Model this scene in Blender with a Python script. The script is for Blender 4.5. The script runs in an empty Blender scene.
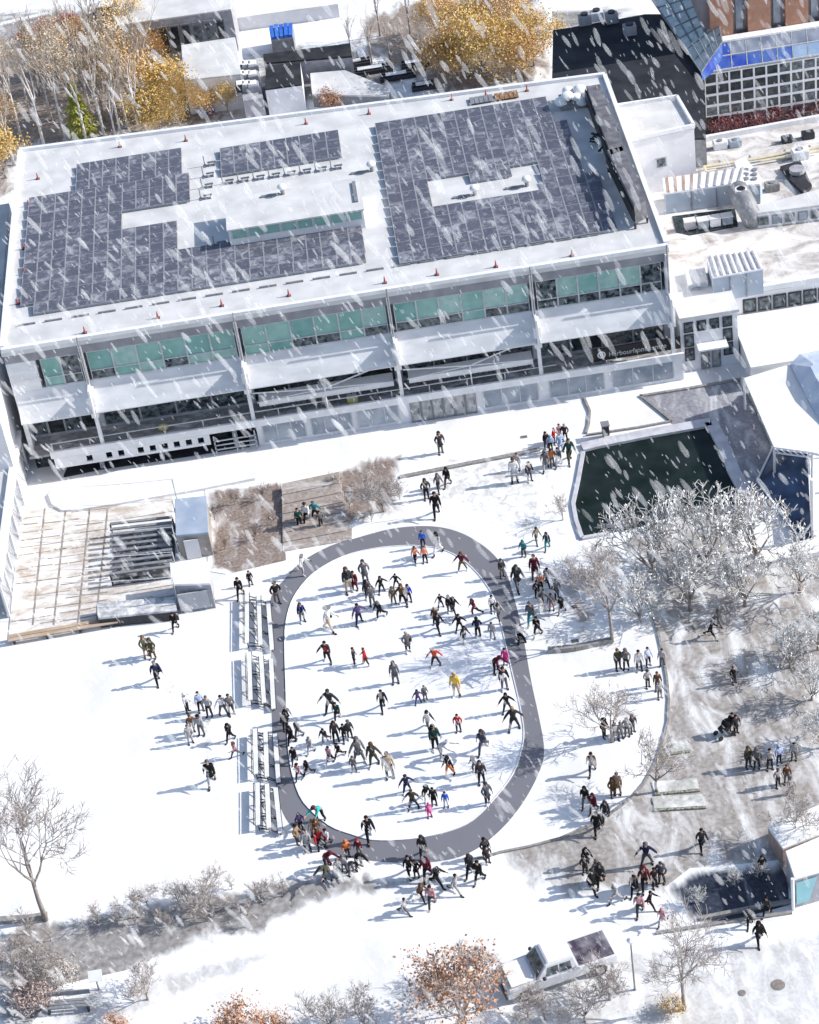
import bpy, bmesh, math, random
from mathutils import Vector, Matrix
R = math.radians
sc = bpy.context.scene
COL = sc.collection
random.seed(7)

# ------------------------------------------------------------------ camera
CF, CP, CR = 2200.0, R(38), R(-8.93)
CX, CY = 409.5, 512.0
_f = Vector((0, math.cos(CP), -math.sin(CP)))
_up = Vector((0, math.sin(CP), math.cos(CP)))
_rt = Vector((1, 0, 0))
_c, _s = math.cos(CR), math.sin(CR)
CAM_R = _c * _rt + _s * _up
CAM_U = -_s * _rt + _c * _up
EYE = Vector((1.6012, -92.541, 85.0))


def at(x, y, z=0.0):
    """point of the level plane z seen at a place of the photograph"""
    d = _f + CAM_R * ((x - CX) / CF) - CAM_U * ((y - CY) / CF)
    t = (z - EYE.z) / d.z
    return EYE + d * t


def aty(x, y, Y):
    d = _f + CAM_R * ((x - CX) / CF) - CAM_U * ((y - CY) / CF)
    t = (Y - EYE.y) / d.y
    return EYE + d * t


def px_of(p):
    v = Vector(p) - EYE
    w = v.dot(_f)
    return CX + CF * v.dot(CAM_R) / w, CY - CF * v.dot(CAM_U) / w


cam_d = bpy.data.cameras.new('camera')
cam = bpy.data.objects.new('camera', cam_d)
COL.objects.link(cam)
cam.matrix_world = Matrix((
    (CAM_R.x, CAM_U.x, -_f.x, EYE.x), (CAM_R.y, CAM_U.y, -_f.y, EYE.y),
    (CAM_R.z, CAM_U.z, -_f.z, EYE.z), (0, 0, 0, 1)))
cam_d.sensor_fit = 'VERTICAL'
cam_d.sensor_height = 24
cam_d.lens = CF * 24 / 1024
cam_d.clip_start = 0.5
cam_d.clip_end = 3000
sc.camera = cam

# ------------------------------------------------------------------ light
SUN_EL = R(32)
SUN_DIR = Vector((0.998 * math.cos(SUN_EL), 0.0 * math.cos(SUN_EL), math.sin(SUN_EL))).normalized()
w = bpy.data.worlds.new('World')
sc.world = w
w.use_nodes = True
nt = w.node_tree
bg = nt.nodes['Background']
sky = nt.nodes.new('ShaderNodeTexSky')
sky.sky_type = 'NISHITA'
sky.sun_disc = False
sky.sun_elevation = SUN_EL
sky.sun_rotation = math.atan2(SUN_DIR.x, SUN_DIR.y)
sky.air_density = 1.0
sky.dust_density = 1.4
sky.ozone_density = 1.0
nt.links.new(sky.outputs[0], bg.inputs[0])
bg.inputs[1].default_value = 0.15
sd = bpy.data.lights.new('sun', 'SUN')
sd.energy = 4.3
sd.angle = R(0.5)
sd.color = (1.0, 0.965, 0.91)
sun = bpy.data.objects.new('sun', sd)
COL.objects.link(sun)
sun.rotation_euler = SUN_DIR.to_track_quat('Z', 'Y').to_euler()
sun.location = (60, 20, 60)
vs = sc.view_settings
vs.view_transform = 'Standard'
vs.look = 'None'
vs.exposure = 0.27
vs.gamma = 1.0
vs.use_curve_mapping = False

# ------------------------------------------------------------------ materials
MATS = {}


def nodes_of(name):
    m = bpy.data.materials.new(name)
    m.use_nodes = True
    t = m.node_tree
    return m, t, t.nodes['Principled BSDF']


def pm(name, c1, c2=None, scale=6.0, rough=0.7, bump=0.0, lo=0.35, hi=0.65, stretch=(1, 1, 1), rot=0.0,
       detail=5.0, metal=0.0, spec=0.35, coord='Object', bscale=None):
    """principled material, two colours mixed by noise"""
    if name in MATS:
        return MATS[name]
    m, t, b = nodes_of(name)
    c2 = c2 or tuple(v * 0.85 for v in c1)
    tc = t.nodes.new('ShaderNodeTexCoord')
    mp = t.nodes.new('ShaderNodeMapping')
    mp.inputs['Scale'].default_value = stretch
    mp.inputs['Rotation'].default_value = (0, 0, rot)
    n = t.nodes.new('ShaderNodeTexNoise')
    n.inputs['Scale'].default_value = scale
    n.inputs['Detail'].default_value = detail
    cr = t.nodes.new('ShaderNodeValToRGB')
    cr.color_ramp.elements[0].position = lo
    cr.color_ramp.elements[1].position = hi
    cr.color_ramp.elements[0].color = (*c1, 1)
    cr.color_ramp.elements[1].color = (*c2, 1)
    L = t.links.new
    L(tc.outputs[coord], mp.inputs[0])
    L(mp.outputs[0], n.inputs['Vector'])
    L(n.outputs[0], cr.inputs[0])
    L(cr.outputs[0], b.inputs['Base Color'])
    b.inputs['Roughness'].default_value = rough
    b.inputs['Metallic'].default_value = metal
    b.inputs['Specular IOR Level'].default_value = spec
    if bump:
        bp = t.nodes.new('ShaderNodeBump')
        bp.inputs['Strength'].default_value = bump
        bp.inputs['Distance'].default_value = 0.05
        if bscale:
            n2 = t.nodes.new('ShaderNodeTexNoise')
            n2.inputs['Scale'].default_value = bscale
            L(mp.outputs[0], n2.inputs['Vector'])
            L(n2.outputs[0], bp.inputs['Height'])
        else:
            L(n.outputs[0], bp.inputs['Height'])
        L(bp.outputs[0], b.inputs['Normal'])
    MATS[name] = m
    return m


def dirty(name, dirt1, dirt2, snow=(0.86, 0.87, 0.88), scale=0.5, cover=0.5, soft=0.16, stretch=(1, 1, 1), rot=0.0,
          fine=4.0, rough=0.75, bump=0.3, edge_w=0.7, world=False):
    """trodden, slushy surface: bare ground showing through snow in patches of their own shape.
    The 'rim' attribute (0 at an open border, 1 inside) lets the bare patches thin out towards the snow around them."""
    if name in MATS:
        return MATS[name]
    m, t, b = nodes_of(name)
    L = t.links.new
    tc = t.nodes.new('ShaderNodeTexCoord')
    mp = t.nodes.new('ShaderNodeMapping')
    mp.inputs['Scale'].default_value = stretch
    mp.inputs['Rotation'].default_value = (0, 0, rot)
    L(tc.outputs['Object'], mp.inputs[0])
    n1 = t.nodes.new('ShaderNodeTexNoise')
    n1.inputs['Scale'].default_value = scale
    n1.inputs['Detail'].default_value = 8
    n1.inputs['Roughness'].default_value = 0.62
    n1.inputs['Distortion'].default_value = 0.7
    L(mp.outputs[0], n1.inputs['Vector'])
    n2 = t.nodes.new('ShaderNodeTexNoise')
    n2.inputs['Scale'].default_value = fine
    n2.inputs['Detail'].default_value = 6
    L(tc.outputs['Object'], n2.inputs['Vector'])
    if world:
        gp_ = t.nodes.new('ShaderNodeNewGeometry')
        L(gp_.outputs['Position'], mp.inputs[0])
        L(gp_.outputs['Position'], n2.inputs['Vector'])
    at_ = t.nodes.new('ShaderNodeAttribute')
    at_.attribute_name = 'rim'
    ad = t.nodes.new('ShaderNodeMath')
    ad.operation = 'MULTIPLY_ADD'
    ad.inputs[1].default_value = edge_w
    ad.inputs[2].default_value = -edge_w + 0.0
    L(at_.outputs['Fac'], ad.inputs[0])
    ad2 = t.nodes.new('ShaderNodeMath')
    ad2.operation = 'ADD'
    L(ad.outputs[0], ad2.inputs[0])
    L(n1.outputs[0], ad2.inputs[1])
    ms = t.nodes.new('ShaderNodeMapRange')
    ms.interpolation_type = 'SMOOTHSTEP'
    ms.inputs['From Min'].default_value = 1 - cover - soft
    ms.inputs['From Max'].default_value = 1 - cover + soft
    L(ad2.outputs[0], ms.inputs['Value'])
    cr = t.nodes.new('ShaderNodeValToRGB')
    cr.color_ramp.elements[0].position = 0.32
    cr.color_ramp.elements[1].position = 0.68
    cr.color_ramp.elements[0].color = (*dirt1, 1)
    cr.color_ramp.elements[1].color = (*dirt2, 1)
    L(n2.outputs[0], cr.inputs[0])
    mx = t.nodes.new('ShaderNodeMix')
    mx.data_type = 'RGBA'
    L(ms.outputs[0], mx.inputs[0])
    mx.inputs[6].default_value = (*snow, 1)
    L(cr.outputs[0], mx.inputs[7])
    L(mx.outputs[2], b.inputs['Base Color'])
    b.inputs['Roughness'].default_value = rough
    b.inputs['Specular IOR Level'].default_value = 0.25
    bp = t.nodes.new('ShaderNodeBump')
    bp.inputs['Strength'].default_value = bump
    bp.inputs['Distance'].default_value = 0.06
    L(n1.outputs[0], bp.inputs['Height'])
    L(bp.outputs[0], b.inputs['Normal'])
    MATS[name] = m
    return m


SNOW = (0.87, 0.87, 0.87)
M_snow = pm('snow', SNOW, (0.66, 0.655, 0.65), scale=0.3, rough=0.8, bump=0.3, lo=0.42, hi=0.78, stretch=(1, .6, 1), rot=R(-30), bscale=2.2, spec=0.2)
M_roofsnow = pm('roof_snow', (0.7, 0.7, 0.7), (0.5, 0.5, 0.505), scale=0.6, rough=0.8, bump=0.2, lo=0.3, hi=0.75, spec=0.2)
M_ice = pm('ice', (0.87, 0.885, 0.915), (0.72, 0.75, 0.8), scale=1.6, rough=0.3, bump=0.08, spec=0.4, lo=0.5, hi=0.85, stretch=(1, .3, 1), rot=R(35), detail=10)
M_ring = pm('rubber_path', (0.188, 0.19, 0.218), (0.178, 0.18, 0.207), scale=.5, rough=0.8, bump=0.1, lo=0.3, hi=0.7)
M_white = pm('white_paint', (0.84, 0.84, 0.85), (0.74, 0.74, 0.76), scale=1.5, rough=0.55)
M_whitewall = pm('white_wall', (0.82, 0.82, 0.84), (0.68, 0.68, 0.71), scale=0.9, rough=0.75, lo=0.3, hi=0.75, detail=8)
M_panelwhite = pm('sloped_panel_white', (0.76, 0.765, 0.785), (0.6, 0.61, 0.64), scale=0.6, rough=0.5, stretch=(1, 1, 3))
M_greyfascia = pm('grey_fascia', (0.32, 0.32, 0.35), (0.24, 0.24, 0.27), scale=1.2, rough=0.6)
M_grey = pm('grey_metal', (0.28, 0.29, 0.31), (0.19, 0.2, 0.22), scale=3, rough=0.5)
M_midgrey = pm('mid_grey', (0.42, 0.42, 0.45), (0.3, 0.3, 0.33), scale=2, rough=0.7)
M_deck = dirty('deck_grey', (0.2, 0.195, 0.2), (0.33, 0.32, 0.32), scale=1.4, cover=0.62, stretch=(0.5, 1, 1), bump=0.1, edge_w=0)
M_dark = pm('dark_metal', (0.03, 0.03, 0.035), (0.05, 0.05, 0.06), scale=4, rough=0.5)
M_black = pm('black_paint', (0.016, 0.016, 0.018), (0.025, 0.025, 0.03), scale=4, rough=0.5)
M_frame = pm('frame_grey', (0.55, 0.57, 0.6), (0.42, 0.44, 0.47), scale=3, rough=0.45)


def glass(name, c1, c2, scale=1.2, rough=0.12, spec=0.5):
    return pm(name, c1, c2, scale=scale, rough=rough, spec=spec, lo=0.35, hi=0.7, detail=3)


M_teal = glass('teal_glass', (0.2, 0.4, 0.36), (0.3, 0.5, 0.46))
M_teals = [M_teal, glass('teal_glass_deep', (0.15, 0.34, 0.31), (0.24, 0.44, 0.41)), glass('teal_glass_pale', (0.27, 0.46, 0.42), (0.42, 0.58, 0.54), scale=2)]
M_darkglass = glass('dark_glass', (0.012, 0.016, 0.02), (0.06, 0.075, 0.08), scale=2.5)
M_greyglass = glass('grey_glass', (0.2, 0.24, 0.3), (0.42, 0.46, 0.52), scale=0.9)
M_blueglass = glass('blue_glass', (0.03, 0.06, 0.4), (0.12, 0.22, 0.45), scale=0.6)


# ------------------------------------------------------------------ mesh builder
class MB:
    def __init__(s):
        s.v = []
        s.f = []

    def add(s, vs, fs):
        o = len(s.v)
        s.v += [tuple(p) for p in vs]
        s.f += [tuple(i + o for i in f) for f in fs]
        return s

    def box(s, x0, x1, y0, y1, z0, z1):
        return s.prism([(x0, y0), (x1, y0), (x1, y1), (x0, y1)], z0, z1)

    def prism(s, poly, z0, z1):
        n = len(poly)
        a = sum(poly[i][0] * poly[(i + 1) % n][1] - poly[(i + 1) % n][0] * poly[i][1] for i in range(n))
        if a < 0:
            poly = poly[::-1]
        vs = [(p[0], p[1], z0) for p in poly] + [(p[0], p[1], z1) for p in poly]
        fs = [tuple(range(n - 1, -1, -1)), tuple(range(n, 2 * n))]
        fs += [(i, (i + 1) % n, n + (i + 1) % n, n + i) for i in range(n)]
        return s.add(vs, fs)

    def hull8(s, bot, top):
        """eight corners: four below, four above, both counter-clockwise"""
        return s.add(list(bot) + list(top), [(3, 2, 1, 0), (4, 5, 6, 7), (0, 1, 5, 4), (1, 2, 6, 5), (2, 3, 7, 6), (3, 0, 4, 7)])

    def profile(s, pts, x0, x1):
        """profile in (y, z), swept along x"""
        n = len(pts)
        a = sum(pts[i][0] * pts[(i + 1) % n][1] - pts[(i + 1) % n][0] * pts[i][1] for i in range(n))
        if a < 0:
            pts = pts[::-1]
        vs = [(x0, p[0], p[1]) for p in pts] + [(x1, p[0], p[1]) for p in pts]
        fs = [tuple(range(n - 1, -1, -1)), tuple(range(n, 2 * n))]
        fs += [(i, (i + 1) % n, n + (i + 1) % n, n + i) for i in range(n)]
        return s.add(vs, fs)

    def tube(s, pts, rad, n=6, caps=True):
        pts = [Vector(p) for p in pts]
        if not isinstance(rad, (list, tuple)):
            rad = [rad] * len(pts)
        o = len(s.v)
        prev = None
        for i, p in enumerate(pts):
            d = (pts[min(i + 1, len(pts) - 1)] - pts[max(i - 1, 0)])
            if d.length < 1e-9:
                d = Vector((0, 0, 1))
            d.normalize()
            if prev is None:
                u = d.orthogonal().normalized()
            else:
                u = prev - d * prev.dot(d)
                u = u.normalized() if u.length > 1e-6 else d.orthogonal().normalized()
            prev = u
            v = d.cross(u)
            for k in range(n):
                a = 2 * math.pi * k / n
                s.v.append(tuple(p + (u * math.cos(a) + v * math.sin(a)) * rad[i]))
        for i in range(len(pts) - 1):
            for k in range(n):
                a, b = o + i * n + k, o + i * n + (k + 1) % n
                s.f.append((a, b, b + n, a + n))
        if caps:
            s.f.append(tuple(o + k for k in range(n - 1, -1, -1)))
            e = o + (len(pts) - 1) * n
            s.f.append(tuple(e + k for k in range(n)))
        return s

    def bar(s, a, b, wd, h):
        """rectangular bar from a to b (h measured upwards)"""
        a, b = Vector(a), Vector(b)
        d = (b - a).normalized()
        sd_ = d.cross(Vector((0, 0, 1)))
        if sd_.length < 1e-4:
            sd_ = Vector((1, 0, 0))
        sd_.normalize()
        u = sd_.cross(d)
        o = [(-1, -1), (1, -1), (1, 1), (-1, 1)]
        vs = [p + sd_ * (i * wd / 2) + u * (j * h / 2) for p in (a, b) for i, j in o]
        return s.add(vs, [(0, 1, 2, 3), (7, 6, 5, 4), (0, 4, 5, 1), (1, 5, 6, 2), (2, 6, 7, 3), (3, 7, 4, 0)])

    def ball(s, c, r, nu=10, nv=6, sq=(1, 1, 1)):
        vs = [(c[0], c[1], c[2] - r * sq[2])]
        for j in range(1, nv):
            ph = math.pi * j / nv - math.pi / 2
            for i in range(nu):
                th = 2 * math.pi * i / nu
                vs.append((c[0] + r * sq[0] * math.cos(ph) * math.cos(th), c[1] + r * sq[1] * math.cos(ph) * math.sin(th), c[2] + r * sq[2] * math.sin(ph)))
        vs.append((c[0], c[1], c[2] + r * sq[2]))
        fs = [(0, 1 + (i + 1) % nu, 1 + i) for i in range(nu)]
        for j in range(nv - 2):
            for i in range(nu):
                a = 1 + j * nu + i
                b = 1 + j * nu + (i + 1) % nu
                fs.append((a, b, b + nu, a + nu))
        t = len(vs) - 1
        o = 1 + (nv - 2) * nu
        fs += [(o + i, o + (i + 1) % nu, t) for i in range(nu)]
        return s.add(vs, fs)

    def mesh(s, name, off=(0, 0, 0), smooth=False, bevel=0.0):
        me = bpy.data.meshes.new(name)
        me.from_pydata([(p[0] - off[0], p[1] - off[1], p[2] - off[2]) for p in s.v], [], s.f)
        if bevel:
            bm = bmesh.new()
            bm.from_mesh(me)
            bmesh.ops.bevel(bm, geom=list(bm.edges), offset=bevel, segments=2, affect='EDGES', clamp_overlap=True)
            bm.to_mesh(me)
            bm.free()
        if smooth:
            me.polygons.foreach_set('use_smooth', [True] * len(me.polygons))
        me.update()
        return me

    def build(s, name, mat, parent=None, smooth=False, bevel=0.0):
        off = wloc(parent) if parent else (0, 0, 0)
        me = s.mesh(name, off, smooth, bevel)
        me.materials.append(mat)
        o = bpy.data.objects.new(name, me)
        COL.objects.link(o)
        o.parent = parent
        return o


def wloc(o):
    p = Vector((0, 0, 0))
    while o:
        p += o.location
        o = o.parent
    return p


def tag(o, label, cat, group=None):
    o['label'] = label
    o['category'] = cat
    if group:
        o['group'] = group
    return o


def thing(name, loc, label, cat, group=None, rz=0.0):
    o = bpy.data.objects.new(name, None)
    o.empty_display_size = 0.2
    COL.objects.link(o)
    o.location = loc
    o.rotation_euler = (0, 0, rz)
    return tag(o, label, cat, group)


def child(name, me, parent, mat=None):
    o = bpy.data.objects.new(name, me)
    COL.objects.link(o)
    o.parent = parent
    if mat is not None:
        if not me.materials:
            me.materials.append(mat)
        o.material_slots[0].link = 'OBJECT'
        o.material_slots[0].material = mat
    return o


def kids(o):
    return list(o.children)


def copy_tree(o, parent=None):
    c = o.copy()
    COL.objects.link(c)
    c.parent = parent
    for k in kids(o):
        copy_tree(k, c)
    return c


def seg_dist(p, a, b):
    ax, ay = a
    bx, by = b
    dx, dy = bx - ax, by - ay
    l = dx * dx + dy * dy
    t = 0 if l == 0 else max(0, min(1, ((p[0] - ax) * dx + (p[1] - ay) * dy) / l))
    return math.hypot(p[0] - ax - t * dx, p[1] - ay - t * dy)


def sheet(name, pix, z, mat, soft=None, fall=2.0, cell=0.6, world=False, kind='structure', thick=0.0):
    """flat sheet on the ground. soft = indices of border segments (i to i+1) that fade out into snow, or 'all'"""
    poly = [tuple(p) for p in pix] if world else [tuple(at(x, y, z))[:2] for x, y in pix]
    bm = bmesh.new()
    vs = [bm.verts.new((p[0], p[1], z)) for p in poly]
    f = bm.faces.new(vs)
    f.normal_update()
    if f.normal.z < 0:
        f.normal_flip()
    n = len(poly)
    if soft is not None:
        segs = [(poly[i], poly[(i + 1) % n]) for i in range(n) if soft == 'all' or i in soft]
        xs = [p[0] for p in poly]
        ys = [p[1] for p in poly]
        bmesh.ops.triangulate(bm, faces=bm.faces[:])
        x = min(xs) + cell
        while x < max(xs):
            bmesh.ops.bisect_plane(bm, geom=bm.verts[:] + bm.edges[:] + bm.faces[:], plane_co=(x, 0, 0), plane_no=(1, 0, 0))
            x += cell
        y = min(ys) + cell
        while y < max(ys):
            bmesh.ops.bisect_plane(bm, geom=bm.verts[:] + bm.edges[:] + bm.faces[:], plane_co=(0, y, 0), plane_no=(0, 1, 0))
            y += cell
    me = bpy.data.meshes.new(name)
    bm.to_mesh(me)
    bm.free()
    a = me.attributes.new('rim', 'FLOAT', 'POINT')
    for i, v in enumerate(me.vertices):
        d = 1.0
        if soft is not None and segs:
            d = min(1.0, min(seg_dist((v.co.x, v.co.y), s[0], s[1]) for s in segs) / fall)
        a.data[i].value = d
    me.materials.append(mat)
    o = bpy.data.objects.new(name, me)
    COL.objects.link(o)
    if kind:
        o['kind'] = kind
    return o


def smooth_loop(pts, n=4):
    out = []
    k = len(pts)
    for i in range(k):
        p0, p1, p2, p3 = (pts[(i + j - 1) % k] for j in range(4))
        for q in range(n):
            t = q / n
            out.append(tuple(0.5 * (2 * p1[c] + (p2[c] - p0[c]) * t + (2 * p0[c] - 5 * p1[c] + 4 * p2[c] - p3[c]) * t * t + (3 * p1[c] - p0[c] - 3 * p2[c] + p3[c]) * t ** 3) for c in (0, 1)))
    return out


def block(name, pix, ztop, zbot, mat, parent=None, label=None, cat=None, group=None, wallmat=None, lip=0.0, top_mat=None):
    """flat-roofed block given by its roof corners; wall and roof are separate parts when wallmat is given"""
    P = [tuple(at(x, y, ztop))[:2] for x, y in pix]
    c = (sum(p[0] for p in P) / len(P), sum(p[1] for p in P) / len(P))
    if parent is None and label:
        parent = thing(name, (c[0], c[1], zbot), label, cat, group)
    if wallmat:
        MB().prism(P, zbot, ztop - 0.15).build('wall', wallmat, parent)
        Q = [(c[0] + (p[0] - c[0]) * (1 + lip), c[1] + (p[1] - c[1]) * (1 + lip)) for p in P]
        MB().prism(Q, ztop - 0.15, ztop).build('roof', mat, parent, bevel=0.02)
    else:
        MB().prism(P, zbot, ztop).build('body' if parent else name, mat, parent, bevel=0.02)
    return parent, P
# ------------------------------------------------------------------ ground
g = MB()
g.add([(-500, -300, 0), (500, -300, 0), (500, 900, 0), (-500, 900, 0)], [(0, 1, 2, 3)])
go = g.build('snow_ground', M_snow)
go['kind'] = 'structure'

RING_OUT = [(420, 526), (445, 528), (468, 536), (490, 551), (505, 570), (514, 597), (522, 630), (531, 680), (538, 712), (543, 738), (544, 755), (540, 770), (530, 791), (514, 815), (495, 835), (473, 851), (447, 860), (407, 863), (366, 860), (340, 855), (315, 845), (297, 832), (283, 813), (276, 785), (273, 750), (272, 720), (271, 680), (271, 640), (271, 598), (283, 581), (301, 562), (330, 546), (356, 538), (390, 529)]
RING_IN = [(418, 546), (440, 549), (460, 558), (478, 574), (493, 596), (500, 620), (507, 650), (514, 680), (520, 706), (524, 732), (521, 752), (513, 774), (496, 797), (473, 820), (450, 831), (425, 837), (400, 840), (372, 840), (350, 834), (328, 825), (304, 803), (294, 780), (289, 755), (287, 725), (286, 690), (285, 660), (285, 631), (289, 609), (297, 592), (314, 573), (342, 557), (372, 549), (400, 546)]
sheet('rubber_path', smooth_loop(RING_OUT), 0.012, M_ring)
sheet('rink_ice', smooth_loop(RING_IN), 0.02, M_ice)
# low white kerb the ice is held by, a hand high
kp = [at(x, y, 0.02) for x, y in smooth_loop(RING_IN, 3)]
kb = MB()
for i in range(len(kp)):
    kb.bar(kp[i] + Vector((0, 0, .0)), kp[(i + 1) % len(kp)] + Vector((0, 0, .0)), 0.05, 0.09)
kb.build('ice_kerb', M_white)['kind'] = 'structure'

M_plaza = dirty('plaza_dirt', (0.25, 0.228, 0.212), (0.44, 0.41, 0.39), scale=0.6, cover=0.585, soft=0.16, stretch=(1.25, 0.5, 1), rot=R(-28), fine=3.5)
M_slush = dirty('slush', (0.2, 0.19, 0.185), (0.38, 0.365, 0.36), scale=0.7, cover=0.64, soft=0.16, edge_w=0.4, stretch=(1.1, 0.6, 1), rot=R(-30), fine=3)
M_brown = dirty('planting_bed', (0.17, 0.13, 0.11), (0.34, 0.28, 0.25), scale=0.9, cover=0.68, soft=0.2, stretch=(1.2, 0.6, 1), rot=R(-30), fine=6, edge_w=0.5)
M_thin = dirty('street_slush', (0.5, 0.49, 0.485), (0.63, 0.625, 0.62), scale=0.9, cover=0.56, soft=0.16, stretch=(1.2, 0.6, 1), rot=R(-20), fine=5)
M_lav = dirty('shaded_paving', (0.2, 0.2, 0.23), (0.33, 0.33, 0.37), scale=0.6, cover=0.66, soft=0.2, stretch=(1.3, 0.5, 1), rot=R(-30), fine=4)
PLAZA = [(632, 560), (641, 584), (650, 608), (658, 632), (663, 655), (667, 678), (669, 700), (668, 722), (662, 745), (655, 765), (645, 783), (632, 798), (612, 813), (590, 826), (560, 839), (530, 847), (500, 853), (470, 862), (440, 876), (420, 890), (440, 905), (500, 900), (540, 925), (590, 935), (640, 915), (690, 922), (740, 915), (790, 905), (830, 900), (830, 535), (812, 545), (745, 560), (735, 522), (700, 514), (660, 522), (640, 530), (622, 545)]
soft_i = list(range(17, 28))
sheet('plaza_paving', PLAZA, 0.004, M_plaza, soft=soft_i, fall=2.5)
sheet('slushy_footpath', [(-10, 925), (60, 912), (120, 905), (200, 888), (260, 880), (330, 866), (400, 872), (450, 866), (440, 890), (380, 900), (330, 905), (260, 938), (200, 950), (150, 968), (100, 1000), (40, 1030), (-10, 1030)], 0.008, M_slush, soft='all', fall=.9)
sheet('street', [(500, 985), (560, 960), (640, 935), (720, 930), (900, 905), (900, 1060), (480, 1040)], 0.016, M_thin, soft='all', fall=1.2)
sheet('snowy_verge', [(60, 985), (150, 965), (280, 935), (300, 960), (200, 1000), (100, 1040), (20, 1040)], 0.020, M_thin, soft='all', fall=1.0)
sheet('planting_bed', [(205, 488), (281, 480), (286, 560), (226, 574), (208, 571)], 0.03, M_brown, soft=[0, 3, 4], fall=0.6, cell=0.4)
sheet('planting_bed', [(330, 470), (372, 452), (408, 452), (406, 518), (372, 523), (328, 538), (312, 515)], 0.03, M_brown, soft='all', fall=1.2, cell=0.4)
sheet('planting_bed', [(540, 478), (566, 482), (572, 520), (578, 545), (560, 560), (535, 520)], 0.0045, dirty('thin_bed', (0.33, 0.28, 0.25), (0.48, 0.43, 0.4), scale=0.8, cover=0.6, edge_w=.4), soft='all', fall=1.6)
sheet('planting_bed', [(545, 560), (590, 560), (612, 610), (610, 645), (575, 650), (550, 620)], 0.0062, MATS['thin_bed'], soft='all', fall=2.0)
sheet('planting_bed', [(575, 670), (640, 682), (656, 720), (640, 772), (600, 745)], 0.003, dirty('faint_bed', (0.38, 0.345, 0.33), (0.52, 0.49, 0.47), scale=0.8, cover=0.56, edge_w=.4), soft='all', fall=2.0)
M_trod = dirty('trodden_snow', (0.5, 0.49, 0.48), (0.64, 0.63, 0.62), scale=1.5, cover=0.46, soft=0.12, fine=9, bump=.6, edge_w=.35)
sheet('trodden_snow', [(395, 455), (590, 425), (578, 520), (540, 555), (500, 545), (440, 520), (405, 520)], 0.0025, M_trod, soft='all', fall=2.0, cell=.5)
sheet('trodden_snow', [(270, 850), (330, 862), (420, 868), (490, 855), (500, 890), (440, 925), (340, 905), (280, 880)], 0.0025, M_trod, soft='all', fall=1.5, cell=.5)
sheet('trodden_snow', [(130, 640), (240, 680), (250, 780), (200, 800), (160, 740), (120, 680)], 0.0025, M_trod, soft='all', fall=2.5, cell=.5)
# paved court east of the pond, wet and bare
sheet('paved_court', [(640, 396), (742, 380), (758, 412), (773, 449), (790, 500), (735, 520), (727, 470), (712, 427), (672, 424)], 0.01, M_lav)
sheet('wet_paving', [(664, 888), (690, 868), (740, 864), (778, 860), (788, 880), (789, 905), (756, 914), (706, 929), (684, 922)], 0.014, dirty('wet_asphalt', (0.022, 0.028, 0.045), (0.06, 0.07, 0.1), scale=0.5, cover=0.74, soft=0.2, stretch=(1.6, 0.4, 1), rot=R(-30), rough=0.4, edge_w=0.45), soft=[0, 1, 2, 7, 8], fall=.8, cell=0.4)
# kerbs drawn as dark low steps
M_kerb = pm('kerb_stone', (0.34, 0.33, 0.32), (0.22, 0.21, 0.21), scale=5, rough=0.85)


def kerb(name, pix, wd=0.22, h=0.13, mat=None):
    m = MB()
    P = [at(x, y, 0) for x, y in pix]
    for a, b in zip(P, P[1:]):
        m.bar(a + Vector((0, 0, h / 2)), b + Vector((0, 0, h / 2)), wd, h)
    o = m.build(name, mat or M_kerb)
    o['kind'] = 'structure'
    return o


kerb('plaza_kerb', smooth_loop(PLAZA[:18], 1), wd=0.14, h=0.1)
kerb('path_kerb', [(400, 478), (420, 474), (470, 464), (512, 456), (540, 450)], wd=0.3)
kerb('path_kerb', [(584, 398), (590, 412), (589, 425), (586, 434)], wd=0.16)
kerb('path_kerb', [(586, 436), (640, 428), (672, 422)], wd=0.14)
kerb('path_kerb', [(640, 396), (672, 422)], wd=0.14)
kerb('path_kerb', [(640, 397), (690, 389), (741, 380), (757, 411), (773, 448)], wd=0.2)
kerb('path_kerb', [(0, 922), (30, 920), (48, 917)], wd=0.35, h=0.25)
kerb('path_kerb', [(548, 652), (575, 650), (612, 642)], wd=0.3, h=0.3)
kerb('path_kerb', [(656, 934), (700, 927), (792, 913)], wd=0.18, h=0.12)
kerb('path_kerb', [(700, 920), (760, 908), (819, 898)], wd=0.2, h=0.2)
# snow-covered raised walk below the building, with its rounded end
wk = [(55, 487), (48, 494), (52, 504), (62, 510), (80, 509), (120, 503), (170, 494), (205, 488), (255, 478), (260, 455), (180, 462), (120, 470)]
P = [tuple(at(x, y, 0.2))[:2] for x, y in wk]
MB().prism(P, 0, 0.2).build('raised_walk', M_snow)['kind'] = 'structure'
# steps between the two planting beds
for i in range(7):
    y0 = 549 - i * 8.6
    a, b = at(283, y0 + 3, 0), at(352 - i * 2, y0 - 9, 0)
    st = MB()
    z = 0.05 + 0.07 * i
    p2, p3 = at(352 - i * 2, y0 - 20, 0), at(283, y0 - 8, 0)
    st.prism([tuple(v)[:2] for v in (a, b, p2, p3)], 0, z)
    st.build('stone_step', dirty('step_stone', (0.27, 0.225, 0.2), (0.42, 0.37, 0.34), scale=1.0, cover=0.66, stretch=(0.4, 1, 1), edge_w=0))['kind'] = 'structure'
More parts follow.
